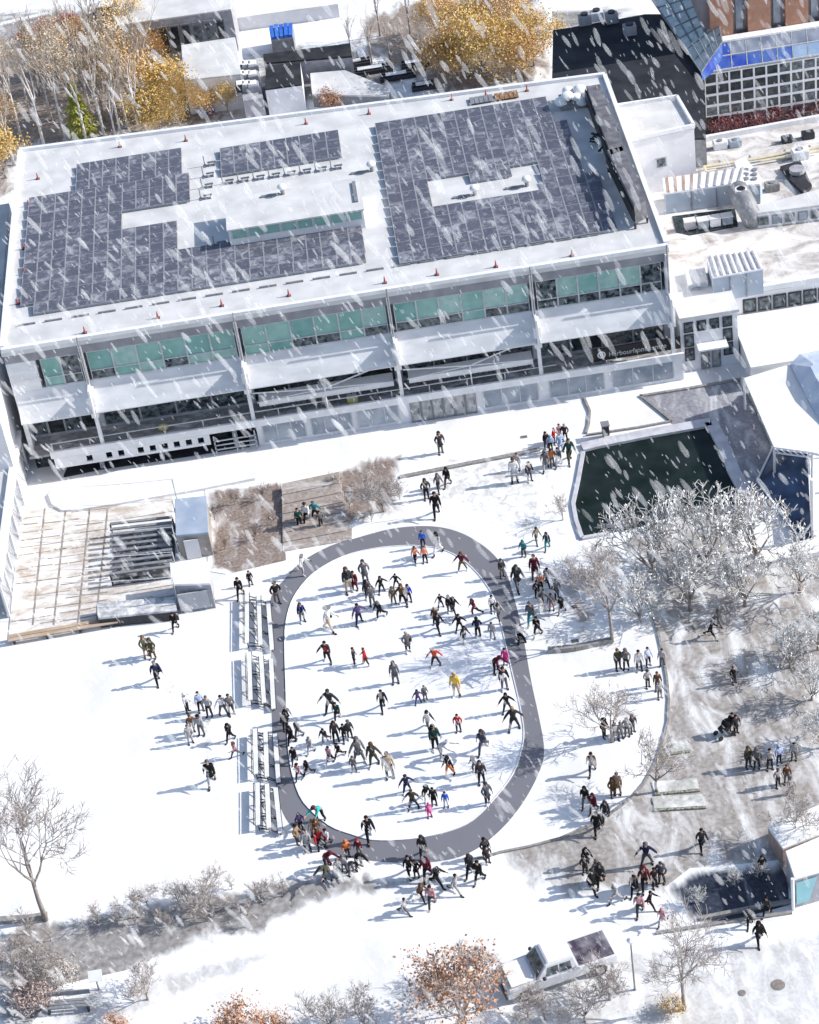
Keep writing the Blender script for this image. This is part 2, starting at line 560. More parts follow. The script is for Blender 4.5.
# lawn terraces at the right of the plaza
M_turf = pm('frosted_turf', (0.1, 0.11, 0.06), (0.4, 0.4, 0.36), scale=8, rough=0.9)
for li_, (a, b) in enumerate((((662, 756), (690, 752)), ((655, 795), (700, 791)), ((655, 811), (706, 808)))):
    A, B = at(*a), at(*b)
    m = MB()
    m.bar(A + Vector((0, 0, .05)), B + Vector((0, 0, .05)), 0.16, 0.12)
    m.build('turf_strip', M_turf)['kind'] = 'structure'
    A2, B2 = A + Vector((0, .9, 0)), B + Vector((0, .9, 0))
    m = MB()
    m.prism([tuple(v)[:2] for v in (A + Vector((0, .1, 0)), B + Vector((0, .1, 0)), B2 + Vector((0, .05, 0)), A2 + Vector((0, .05, 0)))], 0, 0.05 + .012 * li_)
    m.build('lawn_step', dirty('lawn_snow', (0.36, 0.36, 0.33), (0.55, 0.55, 0.53), scale=1.0, cover=0.58, edge_w=0))['kind'] = 'structure'

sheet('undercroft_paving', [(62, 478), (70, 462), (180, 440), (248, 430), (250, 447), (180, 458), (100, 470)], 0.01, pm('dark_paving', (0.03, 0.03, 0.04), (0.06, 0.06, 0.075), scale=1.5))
# ------------------------------------------------------------------ pond
pond = [(583, 452), (600, 448), (650, 438), (712, 427), (719, 440), (727, 455), (735, 476), (748, 500), (742, 520), (700, 512), (660, 520), (640, 527), (610, 533), (582, 538), (576, 520), (573, 503), (578, 480)]
M_pond = pm('pond_water', (0.006, 0.014, 0.012), (0.018, 0.028, 0.03), scale=0.6, rough=0.3, spec=0.15, bump=.15, bscale=3)
sheet('pond_water', pond, 0.016, M_pond)
rim = MB()
PP = [at(x, y, 0) for x, y in pond[:8]]
for a, b in zip(PP, PP[1:]):
    rim.bar(a + Vector((0, .35, .1)), b + Vector((0, .35, .1)), 0.8, 0.2)
PP = [at(x, y, 0) for x, y in pond[12:] + pond[:1]]
for a, b in zip(PP, PP[1:]):
    rim.bar(a + Vector((0, -.12, .08)), b + Vector((0, -.12, .08)), 0.25, 0.16)
rim.build('pond_rim', pm('pond_rim_stone', (0.6, 0.6, 0.64), (0.45, 0.45, 0.5), scale=1.5))['kind'] = 'structure'
c = at(606, 437, 0)
t = thing('stone_plinth', tuple(c), 'dark stone plinth standing on the rim at the back left corner of the pond', 'plinth')
MB().box(c.x - .22, c.x + .22, c.y - .25, c.y + .25, 0.2, 1.0).build('shaft', M_dark, t, bevel=0.03)
MB().box(c.x - .27, c.x + .27, c.y - .3, c.y + .3, 1.0, 1.08).build('cap', M_grey, t, bevel=0.02)
# ------------------------------------------------------------------ ice centre building
BX0, BX1, YF = -22.45, 20.45, 26.35
ZR = 10.0
BB = thing('ice_centre_building', (-1, 27, 0), 'long white building behind the rink with rooftop solar arrays and a band of teal windows', 'building')
foot = [(BX0, 27.8), (BX1, 27.8), (BX1, 50.4), (BX0, 52.9)]
MB().prism(foot, 0, 9.6).build('wall', M_whitewall, BB)
MB().prism([(BX0 - .05, YF - .05), (BX1 + .05, YF - .05), (BX1 + .05, 50.55), (BX0 - .05, 53.1)], 9.6, ZR).build('roof', M_roofsnow, BB)
pp = MB()
for a, b in (((BX0, YF), (BX1, YF)), ((BX1 - .05, YF + .3), (BX1 - .05, 50.3)), ((BX1, 50.45), (BX0, 52.95)), ((BX0 + .05, 52.8), (BX0 + .05, YF + .3))):
    pp.bar((a[0], a[1], ZR + .1), (b[0], b[1], ZR + .1), 0.3, 0.26)
pp.build('parapet', M_white, BB)
MB().box(BX0, BX1, YF + .06, 27.79, 8.93, 9.6).build('fascia', M_greyfascia, BB)
MB().box(BX0, BX1, YF + .2, 27.79, 6.4, 6.7).build('window_sill_beam', M_white, BB)
MB().box(BX0, BX0 + 1.9, YF + .06, 27.79, 6.7, 8.93).build('end_wall', M_panelwhite, BB)
MB().box(BX1 - .3, BX1, YF + .06, 27.79, 4.6, 8.93).build('end_wall', M_panelwhite, BB)
MB().box(BX0, BX0 + .3, YF + .06, 27.79, 2.1, 6.7).build('end_wall', M_panelwhite, BB)
COLX = [-17.55, -7.54, 2.32, 11.53, 20.3]
bays = [(BX0 + 1.9, -17.55, 2), (-17.55, -7.54, 6), (-7.54, 2.32, 6), (2.32, 11.53, 6), (11.53, 20.15, 6)]
# bay -> panes that stand dark (upper, lower)
DARK_UP = {(0, 1), (4, 0), (4, 5)}
DARK_LO = {(0, 1), (1, 0), (1, 3), (2, 2), (2, 3), (2, 5), (3, 0), (3, 1), (3, 2), (3, 4), (3, 5), (4, 0), (4, 1), (4, 2), (4, 3), (4, 4), (4, 5)}
M_panebk = glass('window_dark', (0.02, 0.025, 0.03), (0.22, 0.26, 0.28), scale=3.5)
for bi, (x0, x1, n) in enumerate(bays):
    xa, xb = x0 + .28, x1 - .22
    wd = (xb - xa) / n
    for k in range(n):
        a, b = xa + k * wd, xa + (k + 1) * wd
        fm = MB()
        y = YF + .12
        for (u0, u1, v0, v1) in ((a, a + .05, 6.7, 8.93), (b - .05, b, 6.7, 8.93), (a + .05, b - .05, 8.85, 8.93), (a + .05, b - .05, 6.7, 6.78), (a + .05, b - .05, 7.4, 7.47)):
            fm.box(u0, u1, y, y + .12, v0, v1)
        wf = fm.build('window', M_frame, BB)
        for (v0, v1, dk) in ((7.47, 8.85, (bi, k) in DARK_UP), (6.78, 7.4, (bi, k) in DARK_LO)):
            MB().box(a + .05, b - .05, y + .05, y + .08, v0, v1).build('pane', (M_panebk if dk else random.choice(M_teals)), wf)
for bi, (x0, x1) in enumerate([(BX0 + .02, -17.55), (-17.55, -7.54), (-7.54, 2.32), (2.32, 11.53), (11.53, 20.3)]):
    MB().profile([(YF + .18, 6.69), (25.35, 4.9), (25.42, 4.8), (27.78, 4.6), (27.78, 6.39), (YF + .18, 6.39)], x0 + .12, x1 - .12).build('sloped_panel', M_panelwhite, BB)
    # windows of the low storey, in shade behind the deck
    xs = [x0 + .2 + (x1 - x0 - .4) * i / 4 for i in range(5)]
    for a, b in zip(xs, xs[1:]):
        fm = MB()
        y = 27.62
        for (u0, u1, v0, v1) in ((a, a + .06, 2.1, 4.58), (b - .06, b, 2.1, 4.58), (a + .06, b - .06, 4.45, 4.58), (a + .06, b - .06, 2.1, 2.3), (a + .06, b - .06, 3.3, 3.36)):
            fm.box(u0, u1, y, y + .15, v0, v1)
        wf = fm.build('window', M_midgrey, BB)
        MB().box(a + .06, b - .06, y + .07, y + .1, 2.3, 4.45).build('pane', M_panebk if random.random() < .6 else M_darkglass, wf)
cm_mid = MB()
for x in COLX:
    col = MB()
    col.box(x - .12, x + .12, 25.62, 25.86, 2.07, 4.6)
    col.profile([(25.55, 4.4), (25.55, 6.0), (26.2, 6.45), (26.3, 4.9), (26.0, 4.3)], x - .24, x + .24)
    col.profile([(26.45, 6.72), (25.22, 6.72), (25.2, 4.55), (25.5, 4.75), (25.9, 5.6)], x - .06, x + .06)
    col.box(x - .1, x + .1, YF - .2, YF + .16, 6.2, 9.55)
    o = col.build('column', M_white, BB)
    pl = MB()
    pl.tube([(x + .02, YF - .3, 5.9), (x + .02, YF - .3, 10.35)], 0.05, 6)
    pl.build('mast', M_grey, BB)
# the deck over the low front, with its white edge
MB().box(BX0, 20.9, 25.62, 27.79, 1.9, 2.07).build('deck', M_deck, BB)
MB().box(BX0 + 1.4, 20.95, 25.44, 25.62, 1.78, 2.3).build('deck_edge', M_white, BB)
dr = MB()
for x in [BX0 + 1.6 + i * 2.5 for i in range(14)]:
    dr.box(x - .04, x + .04, 25.7, 25.78, 2.07, 2.75)
dr.box(BX0 + 1.5, 12.6, 25.71, 25.77, 2.75, 2.81)
dr.build('deck_railing', M_frame, BB)
MB().box(-7.5, 20.9, 25.75, 27.79, 0, 1.9).build('low_front_wall', M_whitewall, BB)
# pale glazed bays of the low front
for x0, x1 in ((-7.1, -4.3), (-3.9, -1.2), (-.8, 1.9), (7.6, 11.2), (12.0, 15.6), (16.2, 20.2)):
    fm = MB()
    y = 25.66
    n = 3
    for i in range(n + 1):
        xx = x0 + (x1 - x0) * i / n
        fm.box(xx - .04, xx + .04, y, y + .08, .32, 1.72)
    fm.box(x0, x1, y + .01, y + .07, 1.72, 1.78)
    fm.box(x0, x1, y + .01, y + .07, .26, .32)
    wf = fm.build('window', M_frame, BB)
    MB().box(x0 + .02, x1 - .02, y + .03, y + .06, .32, 1.72).build('pane', M_greyglass, wf)
for i in range(6):
    x0 = 2.7 + i * .74
    fm = MB()
    y = 25.64
    for (u0, u1, v0, v1) in ((x0, x0 + .06, .02, 1.74), (x0 + .62, x0 + .68, .02, 1.74), (x0 + .06, x0 + .62, 1.66, 1.74), (x0 + .06, x0 + .62, .02, .12)):
        fm.box(u0, u1, y, y + .09, v0, v1)
    d = fm.build('door', M_grey, BB)
    MB().box(x0 + .06, x0 + .62, y + .03, y + .06, .12, 1.66).build('pane', glass('door_glass', (0.25, 0.25, 0.26), (0.6, 0.6, 0.6), scale=2.2), d)
    MB().box(x0 + .52, x0 + .55, y - .05, y + .02, .7, 1.1).build('handle', M_dark, d)
# west end: dark undercroft behind a white parapet pierced by square openings
MB().box(BX0, -7.5, 27.2, 27.78, 0, 1.88).build('undercroft_wall', M_darkglass, BB)
px_ = [-18.6, -17.3, -16.5, -15.2, -14.4, -13.6, -12.8, -12.0, -11.2]
pw = MB()
xx = [-20.9] + [v for x in px_ for v in (x - .2, x + .2)] + [-10.6]
pw.box(-20.9, -10.6, 25.45, 25.6, 1.62, 1.76)
pw.box(-20.9, -10.6, 25.45, 25.6, .95, 1.14)
for a, b in zip(xx[::2], xx[1::2]):
    pw.box(a, b, 25.46, 25.59, 1.14, 1.62)
pw.build('pierced_parapet', M_whitewall, BB)
for x in (-18.0, -14.0, -9.0):
    MB().box(x - .15, x + .15, 26.0, 26.3, 0, 1.88).build('post', M_midgrey, BB)
rl = MB()
for z in (.35, .7, 1.05):
    rl.box(-10.4, -7.6, 25.5, 25.56, z, z + .08)
for x in (-10.4, -9.0, -7.7):
    rl.box(x, x + .08, 25.5, 25.56, 0, 1.5)
rl.build('side_railing', M_frame, BB)
# long white canopy beams hung on rods in the middle bays
for x0, x1 in ((-7.4, 2.2), (2.5, 11.4)):
    m = MB()
    m.box(x0 + .4, x1 - .3, 25.9, 26.9, 3.0, 3.4)
    o = m.build('canopy', M_white, BB)
    tr = MB()
    for i in range(24):
        u = x0 + .6 + (x1 - x0 - 1.2) * i / 23
        tr.box(u - .05, u + .05, 25.84, 25.9, 2.86, 3.0)
    tr.build('canopy_teeth', M_dark, o)
    rd = MB()
    mx = (x0 + x1) / 2
    rd.tube([(x0 + .1, 25.6, 4.35), (mx, 25.55, 3.9)], 0.05, 5)
    rd.tube([(mx, 25.55, 3.9), (x1 - .1, 25.6, 5.2)], 0.05, 5)
    rd.tube([(x0 + .3, 25.8, 3.42), (mx, 25.55, 3.9)], 0.04, 5)
    rd.tube([(mx, 25.55, 3.9), (x1 - .3, 25.8, 3.42)], 0.04, 5)
    rd.tube([(mx, 25.7, 2.07), (mx, 25.55, 3.9)], 0.04, 5)
    rd.build('stay_rods', M_white, BB)
# lit globe and yellow box on the deck
t = thing('yellow_box', (-7.54 + 5.9, 26.7, 2.07), 'small pale yellow box on the deck under the white canopy', 'box')
c = Vector(at(351, 389, 2.3))
t.location = (c.x, 26.2, 2.07)
MB().box(c.x - .35, c.x + .35, 25.95, 26.4, 2.07, 2.55).build('box_body', pm('pale_yellow', (0.75, 0.65, 0.25), (0.6, 0.5, 0.18)), t, bevel=.03)
MB().box(c.x - .37, c.x + .37, 25.93, 26.42, 2.55, 2.6).build('lid', M_white, t)
c = Vector(at(163, 418, 2.3))
t = thing('yellow_sack', (c.x, 26.3, 2.07), 'yellow sack lying on the deck at the left end of the building', 'sack')
MB().ball((c.x, 26.3, 2.3), .3, sq=(1.2, .8, .8)).build('sack_body', MATS['pale_yellow'], t, smooth=True)
MB().ball((c.x + .32, 26.3, 2.38), .1).build('sack_neck', MATS['pale_yellow'], t, smooth=True)

# sign with the building's name on a dark board above the deck edge
a = aty(594, 366, 25.9)
b = aty(681, 349, 25.9)
SG = thing('name_sign', (a.x, 25.9, 2.07), 'long dark name board with white lettering and a ring emblem on the deck edge', 'sign')
MB().box(a.x, b.x, 25.9, 26.0, 2.4, 3.35).build('board', M_black, SG, bevel=.01)
for x in (a.x + .5, b.x - .5):
    MB().box(x - .05, x + .05, 25.92, 25.98, 2.07, 2.4).build('post', M_grey, SG)


def text_mesh(name, body, size, mat, parent, loc, rot=(math.pi / 2, 0, 0), width=None):
    cu = bpy.data.curves.new(name, 'FONT')
    cu.body = body
    cu.size = size
    cu.extrude = 0.012
    cu.offset = 0.004
    o = bpy.data.objects.new(name, cu)
    COL.objects.link(o)
    dg = bpy.context.evaluated_depsgraph_get()
    me = bpy.data.meshes.new_from_object(o.evaluated_get(dg))
    bpy.data.objects.remove(o)
    xs = [v.co.x for v in me.vertices]
    if width:
        s = width / (max(xs) - min(xs))
        for v in me.vertices:
            v.co.x = (v.co.x - min(xs)) * s
    me.materials.clear()
    me.materials.append(mat)
    o = bpy.data.objects.new(name, me)
    COL.objects.link(o)
    o.parent = parent
    off = wloc(parent)
    o.location = (loc[0] - off.x, loc[1] - off.y, loc[2] - off.z)
    o.rotation_euler = rot
    return o


text_mesh('lettering', 'Harbourfront centre', 0.5, pm('sign_letter', (0.5, 0.5, 0.5), (0.36, 0.36, 0.36), scale=3), SG, (a.x + 1.05, 25.885, 2.66), width=b.x - a.x - 2.0)
em = MB()
n = 24
cx_, cz_ = a.x + .55, 2.88
for r0, r1 in ((.19, .27), (.05, .12)):
    vs = []
    for k in range(n):
        an = 2 * math.pi * k / n
        for r in (r0, r1):
            for yy in (25.87, 25.895):
                vs.append((cx_ + r * math.cos(an), yy, cz_ + r * math.sin(an)))
    fs = []
    for k in range(n):
        p, q = 4 * k, 4 * ((k + 1) % n)
        fs += [(p, q, q + 2, p + 2), (p + 1, p + 3, q + 3, q + 1), (p, p + 1, q + 1, q), (p + 2, q + 2, q + 3, p + 3)]
    em.add(vs, fs)
em.build('emblem', M_white, SG)

# ------------------------------------------------------------------ on the roof
M_solar = dirty('solar_cell', (0.082, 0.087, 0.118), (0.118, 0.123, 0.16), snow=(0.26, 0.27, 0.31), scale=2.2, cover=0.6, soft=0.12, rough=0.35, fine=9, bump=0.0, edge_w=0, world=True)
M_solar2 = dirty('solar_cell_frosted', (0.09, 0.095, 0.128), (0.135, 0.14, 0.175), snow=(0.36, 0.37, 0.41), scale=1.6, cover=0.56, soft=0.14, rough=0.4, fine=9, bump=0.0, edge_w=0, world=True)
PWD, PRW = 0.95, 1.28
pme = {}
for k, mt in ((0, M_solar), (1, M_solar2)):
    q = MB()
    q.hull8([(-.455, -.6, .16), (.455, -.6, .16), (.455, .6, .24), (-.455, .6, .24)], [(-.455, -.6, .2), (.455, -.6, .2), (.455, .6, .28), (-.455, .6, .28)])
    # pale aluminium frame round the cells
    for (u0, u1, w0, w1) in ((-.47, -.43, -.61, .61), (.43, .47, -.61, .61), (-.43, .43, -.61, -.57), (-.43, .43, .57, .61)):
        zz_ = lambda yv: .2 + (yv + .6) * .0667 + .012
        q.hull8([(u0, w0, zz_(w0) - .06), (u1, w0, zz_(w0) - .06), (u1, w1, zz_(w1) - .06), (u0, w1, zz_(w1) - .06)], [(u0, w0, zz_(w0)), (u1, w0, zz_(w0)), (u1, w1, zz_(w1)), (u0, w1, zz_(w1))])
    me = q.mesh('solar_panel')
    me.materials.append(mt)
    me.materials.append(pm('panel_frame', (0.34, 0.35, 0.39), (0.26, 0.27, 0.3), scale=2))
    for fi, f in enumerate(me.polygons):
        f.material_index = 0 if fi < 6 else 1
    pme[k] = me


def solar_row(x0, x1, y, skip, label, group):
    n = int((x1 - x0) / PWD + .5)
    if n < 1:
        return
    t = thing('solar_panel_row', (x0, y, ZR), label, 'solar panels', group)
    rk = MB()
    for k in range(n):
        if not (skip and skip(x0 + (k + .5) * PWD, y)):
            rk.box(x0 + k * PWD, x0 + k * PWD + .94, y - .5, y - .44, ZR, ZR + .14)
            rk.box(x0 + k * PWD, x0 + k * PWD + .94, y + .44, y + .5, ZR, ZR + .2)
    rk.build('rack', M_frame, t)
    for k in range(n):
        x = x0 + (k + .5) * PWD
        if skip and skip(x, y):
            continue
        o = child('solar_panel', pme[random.random() < .42], t)
        o.location = ((k + .5) * PWD, 0, 0)


ORD = ['first', 'second', 'third', 'fourth', 'fifth', 'sixth', 'seventh', 'eighth', 'ninth', 'tenth', 'eleventh', 'twelfth', 'thirteenth', 'fourteenth', 'fifteenth', 'sixteenth', 'seventeenth', 'eighteenth', 'nineteenth', 'twentieth', 'twenty-first']
for i in range(15):
    y = 47.6 - i * PRW
    x1 = 15.9 if y > 44.3 else (16.9 if y > 36.2 else 17.6)
    solar_row(3.45, x1, y, lambda x, y: 35.3 < y < 38.8 and 5.9 < x < 14.2 and not (9 < x < 12.2 and y > 37.6), ORD[i] + ' row from the back of the large right-hand solar array', 'rows of the right-hand solar array')
for i in range(15):
    y = 48.5 - i * PRW
    x0 = -18.1 if y > 45.9 else -21.4
    if y > 41.2:
        x1 = -10.15
    elif y > 38.3:
        x1 = -14.6
    elif y > 35.2:
        x1 = -11.4
    else:
        x1 = 1.3
    if i == 14:
        x0 = -20.5
    solar_row(x0, x1, y, None, ORD[i] + ' row from the back of the stepped left-hand solar array', 'rows of the left-hand solar array')
for i in range(3):
    solar_row(-7.75, .75, 47.5 - i * PRW, None, ['back', 'middle', 'front'][i] + ' row of the small solar array behind the roof penthouse', 'rows of the small solar array')
# penthouse
PH = thing('roof_penthouse', (-2.8, 38, ZR), 'low white roof penthouse with a strip of teal panes, between the solar arrays', 'penthouse')
zt = ZR + 1.5
P = [tuple(at(x, y, zt))[:2] for x, y in ((228, 196), (361, 179), (366, 210), (228, 229))]
yf_ = (P[2][1] + P[3][1]) / 2
yb_ = (P[0][1] + P[1][1]) / 2
x0_, x1_ = -7.45, 1.75
MB().box(x0_ + .08, x1_ - .08, yf_ + .1, yb_ - .1, ZR, zt - .12).build('wall', M_whitewall, PH)
MB().box(x0_, x1_, yf_, yb_, zt - .12, zt).build('roof', M_roofsnow, PH)
for i in range(8):
    a = x0_ + .3 + i * 1.1
    fm = MB()
    fm.box(a, a + .05, yf_ + .04, yf_ + .1, ZR + .75, zt - .16)
    fm.box(a + .95, a + 1.0, yf_ + .04, yf_ + .1, ZR + .75, zt - .16)
    wf = fm.build('window', M_frame, PH)
    MB().box(a + .05, a + .95, yf_ + .06, yf_ + .09, ZR + .75, zt - .18).build('pane', M_teal, wf)
bm_ = MB()
bm_.box(x1_ - .55, x1_ - .3, yf_ + 1.0, yb_ - .6, zt, zt + .12)
bm_.build('vent_grille', M_grey, PH)
# small stands left and right of the penthouse and behind it
stand = MB()
stand.box(-.3, .3, -.05, .05, .2, .3).box(-.22, -.16, -.2, .2, 0, .2).box(.16, .22, -.2, .2, 0, .2)
sme = stand.mesh('bracket')
stand2 = MB()
stand2.tube([(0, 0, 0), (0, 0, .8)], .04, 6).box(-.06, .06, -.25, .25, 0, .05)
pme2 = stand2.mesh('pole')


def roof_stand(x, y, label, group):
    p = at(x, y, ZR)
    t = thing('roof_stand', tuple(p), label, 'roof stand', group)
    child('bracket', sme, t, M_grey)
    o = child('pole', pme2, t, M_grey)
    o.location = (-.5, 0, 0)
    return t


for i in range(8):
    roof_stand(230 + i * 15.5, 183 - i * 2.1, ORD[i] + ' from the left of the small grey stands behind the penthouse', 'grey stands behind the penthouse')
for i in range(8):
    roof_stand(222 + i * 18, 245 - i * 2.6, ORD[i] + ' from the left of the small grey stands before the penthouse', 'grey stands before the penthouse')
for i in range(4):
    roof_stand(212 - i * 1.3, 165 + i * 11, ORD[i] + ' from the back of the grey stands left of the small solar array', 'grey stands beside the small array')
# roof drain hoods on the free strips
for (x, y, lb) in ((283, 194, 'small white vent hood lying on the penthouse roof'), (475, 195, 'white vent hood in the gap of the right solar array, nearer the middle'), (527, 186, 'white vent hood at the right end of the gap in the right solar array'), (372, 171, 'snow heaped vent hood beside the left edge of the right solar array')):
    z = zt if y == 194 else ZR
    p = at(x, y, z)
    t = thing('vent_hood', tuple(p), lb, 'vent hood')
    MB().tube([p, p + Vector((0, 0, .45))], .14, 8).build('pipe', M_grey, t)
    MB().ball((p.x, p.y, p.z + .55), .34, sq=(1, 1, .6)).build('cap', M_white, t, smooth=True)
    MB().box(p.x - 1.5, p.x - .2, p.y - .12, p.y + .12, p.z, p.z + .1).build('duct', M_grey, t, bevel=.02)
# dashes of gutter along the front strip
for i in range(22):
    t0 = i / 22
    x = -21.5 + t0 * 38.5
    MB().box(x, x + 1.15, 29.0 - .3 * 0, 29.1, ZR, ZR + .12).build('gutter_strip', M_grey, BB)
# red cone markers
cone = MB()
cone.box(-.13, .13, -.13, .13, 0, .04)
cme = cone.mesh('base')
cb = MB()
cb.tube([(0, 0, .04), (0, 0, .22), (0, 0, .5)], [.1, .06, .025], 8)
cb_me = cb.mesh('cone')
M_red = pm('red_plastic', (0.42, 0.1, 0.09), (0.34, 0.09, 0.08))
front = [(85, 333), (158, 318), (222, 306), (289, 296), (385, 283), (437, 275), (496, 267), (572, 256)]
back = [(38, 179), (120, 147), (186, 141), (306, 124), (369, 114), (452, 100), (486, 96), (527, 91)]
side = [(29, 206), (24, 249), (25, 274), (18, 304)]
for lst, lb in ((front, 'red cone marker from the left along the front roof edge'), (back, 'red cone marker from the left along the back roof edge'), (side, 'red cone marker from the back along the left roof edge')):
    for i, (x, y) in enumerate(lst):
        t = thing('cone_marker', tuple(at(x, y, ZR)), ORD[i] + ' ' + lb, 'cone marker', 'red cone markers on the roof')
        child('base', cme, t, M_dark)
        child('cone', cb_me, t, M_red)
# roof hatches on the back strip
for (x, y, mt, lb) in ((506, 97, pm('rusty_wood', (0.35, 0.2, 0.1), (0.22, 0.12, 0.06), scale=4), 'rust brown timber pallet on the back edge of the roof'), (481, 101, M_grey, 'grey louvred hatch on the back edge of the roof')):
    p = at(x, y, ZR)
    t = thing('roof_hatch', tuple(p), lb, 'hatch')
    for k in range(5):
        MB().box(p.x - .8 + k * .34, p.x - .5 + k * .34, p.y - .5, p.y + .5, ZR + .1, ZR + .16).build('slat', mt, t)
    MB().box(p.x - .82, p.x + .88, p.y - .4, p.y + .4, ZR, ZR + .1).build('frame', M_dark, t)
# duct plant along the right edge
for i, (q, lb) in enumerate(((((586, 86), (600, 84), (625, 150), (611, 155)), 'long dark roof duct at the back right corner of the roof'), (((607, 150), (622, 146), (646, 200), (634, 206)), 'shorter dark roof duct nearer the front at the right roof edge'))):
    t, P = block('roof_duct', q, ZR + 1.7, ZR + .35, pm('duct_metal', (0.1, 0.1, 0.11), (0.2, 0.2, 0.22), scale=1.5), None, lb, 'roof duct')
    for p in P:
        MB().tube([(p[0] * .98 + P[0][0] * .02, p[1], ZR), (p[0], p[1], ZR + .36)], .08, 5).build('leg', M_dark, t)
    sd2 = MB()
    a_, b_ = Vector((*P[0], ZR + 1.0)), Vector((*P[3], ZR + 1.0))
    sd2.bar(a_ + Vector((-.08, 0, 0)), b_ + Vector((-.08, 0, 0)), .1, .9)
    sd2.build('louvre', M_black, t)
p = at(606, 150, ZR)
t = thing('pipe_manifold', tuple(p), 'tangle of black pipes between the two roof ducts', 'pipes')
m = MB()
for k in range(5):
    r_ = random.Random(k)
    pts = [(p.x + r_.uniform(-1, 1.2), p.y + r_.uniform(-1.2, 1.2), ZR + r_.uniform(.1, 1.3)) for _ in range(4)]
    m.tube(pts, .07, 5)
m.build('pipe_run', M_black, t)
MB().box(p.x - .5, p.x + .1, p.y - .4, p.y + .4, ZR, ZR + .9).build('valve_box', M_white, t, bevel=.03)
p = at(577, 104, ZR)
t = thing('snowy_plant_unit', tuple(p), 'snow heaped plant unit at the back right roof corner', 'roof unit')
m = MB()
r_ = random.Random(5)
for k in range(9):
    m.ball((p.x + r_.uniform(-1.2, 1.2), p.y + r_.uniform(-.8, .8), ZR + .7 + r_.uniform(-.2, .3)), r_.uniform(.25, .5), sq=(1, 1, .7))
m.build('snow_cap', M_snow, t, smooth=True)
MB().box(p.x - 1.2, p.x + 1.2, p.y - .7, p.y + .7, ZR, ZR + .6).build('casing', M_grey, t, bevel=.03)
# ------------------------------------------------------------------ bleachers beside the ring
M_plank = pm('white_plank', (0.82, 0.82, 0.82), (0.7, 0.7, 0.7), scale=2, rough=0.6)


def bleacher(A, B, C, label):
    """A, B, C: picture ends of the top, middle and lowest plank"""
    hs = (.5, .38, .26)
    ends = []
    for (p, q), h in zip((A, B, C), hs):
        a, b = at(*p, h), at(*q, h)
        ends.append((a, b))
    x = sum(e.x for pr in ends for e in pr) / 6
    y0 = ends[1][1].y
    y1 = ends[1][0].y
    t = thing('bleacher', (x, (y0 + y1) / 2, 0), label, 'bleacher', 'bleachers beside the rink')
    for (a, b), h in zip(ends, hs):
        m = MB()
        m.bar(a, b, .25, .06)
        m.build('seat_plank', M_plank, t)
        for sx in (-.145, .145):
            m = MB()
            m.bar(a + Vector((sx, 0, -.02)), b + Vector((sx, 0, -.02)), .035, .07)
            m.build('edge_rail', M_dark, t)
    for f_ in (.04, .36, .68, .97):
        fr = MB()
        P = [a.lerp(b, f_) for a, b in ends]
        for p in P:
            fr.tube([(p.x, p.y, 0), (p.x, p.y, p.z - .04)], .03, 5)
        fr.tube([p - Vector((0, 0, .07)) for p in P], .03, 5)
        fr.tube([(p.x, p.y, .12) for p in P], .03, 5)
        fr.tube([(P[0].x, P[0].y, .12), (P[1].x, P[1].y, P[1].z - .1)], .025, 5)
        fr.tube([(P[1].x, P[1].y, .12), (P[2].x, P[2].y, P[2].z - .1)], .025, 5)
        fr.build('frame', M_black, t)
    br = MB()
    for (f0, f1) in ((.04, .36), (.36, .68), (.68, .97)):
        p, q = ends[0][0].lerp(ends[0][1], f0), ends[1][0].lerp(ends[1][1], f1)
        br.tube([p - Vector((0, 0, .1)), (q.x, q.y, .15)], .025, 5)
    br.build('brace', M_black, t)
    # guard rail behind the top plank
    gr = MB()
    a, b = ends[0]
    o = Vector((-.22, 0, 0))
    gr.tube([a + o + Vector((0, 0, .05)), b + o + Vector((0, 0, .05))], .025, 5)
    gr.build('back_rail', M_black, t)


bleacher(((247, 593), (247, 643)), ((258.5, 596), (260.5, 645)), ((268, 601), (272, 650)), 'white plank bleacher farthest from the camera, by the back left curve of the grey path')
bleacher(((249, 652), (250.5, 700)), ((261, 656), (264, 703)), ((271, 659), (273.5, 709)), 'second white plank bleacher from the back, along the left side of the grey path')
bleacher(((255, 729), (256, 774)), ((265.5, 732), (267, 777)), ((275, 734), (278.5, 782)), 'third white plank bleacher from the back, just past the gap in the bleacher row')
bleacher(((257.5, 783), (258, 825)), ((267, 784), (269, 828)), ((275.5, 788), (280.5, 833)), 'white plank bleacher nearest the camera, by the crowd on the grey path')

# ------------------------------------------------------------------ left: terrace, wing, kiosk
M_terr = dirty('terrace_boards', (0.42, 0.35, 0.29), (0.58, 0.52, 0.46), snow=(0.8, 0.78, 0.76), scale=0.9, cover=0.47, soft=0.14, stretch=(0.5, 1.4, 1), fine=5)
tp = [(20, 512), (110, 500), (172, 494), (176, 595), (96, 606), (98, 624), (8, 640)]
sheet('terrace_deck', tp, 0.05, M_terr)
jt = MB()
rj = random.Random(4)
for i in range(16):
    a, b = at(25 - i * 1.1, 518 + i * 7.4, .06), at(108, 508 + i * 7.0, .06)
    u = 0
    while u < .98:
        v = min(1, u + rj.uniform(.12, .5))
        if rj.random() < .8:
            o_ = Vector((0, rj.uniform(-.08, .08), 0))
            jt.bar(a.lerp(b, u) + o_, a.lerp(b, v) + o_ * .5, rj.uniform(.03, .09), .03)
        u = v + rj.uniform(.01, .08)
for x in (45, 66, 90, 108):
    jt.bar(at(x, 508, .06), at(x - 12, 625, .06), .09, .036)
jt.build('terrace_joint', pm('joint_brown', (0.24, 0.2, 0.17), (0.42, 0.38, 0.34), scale=2))['kind'] = 'structure'
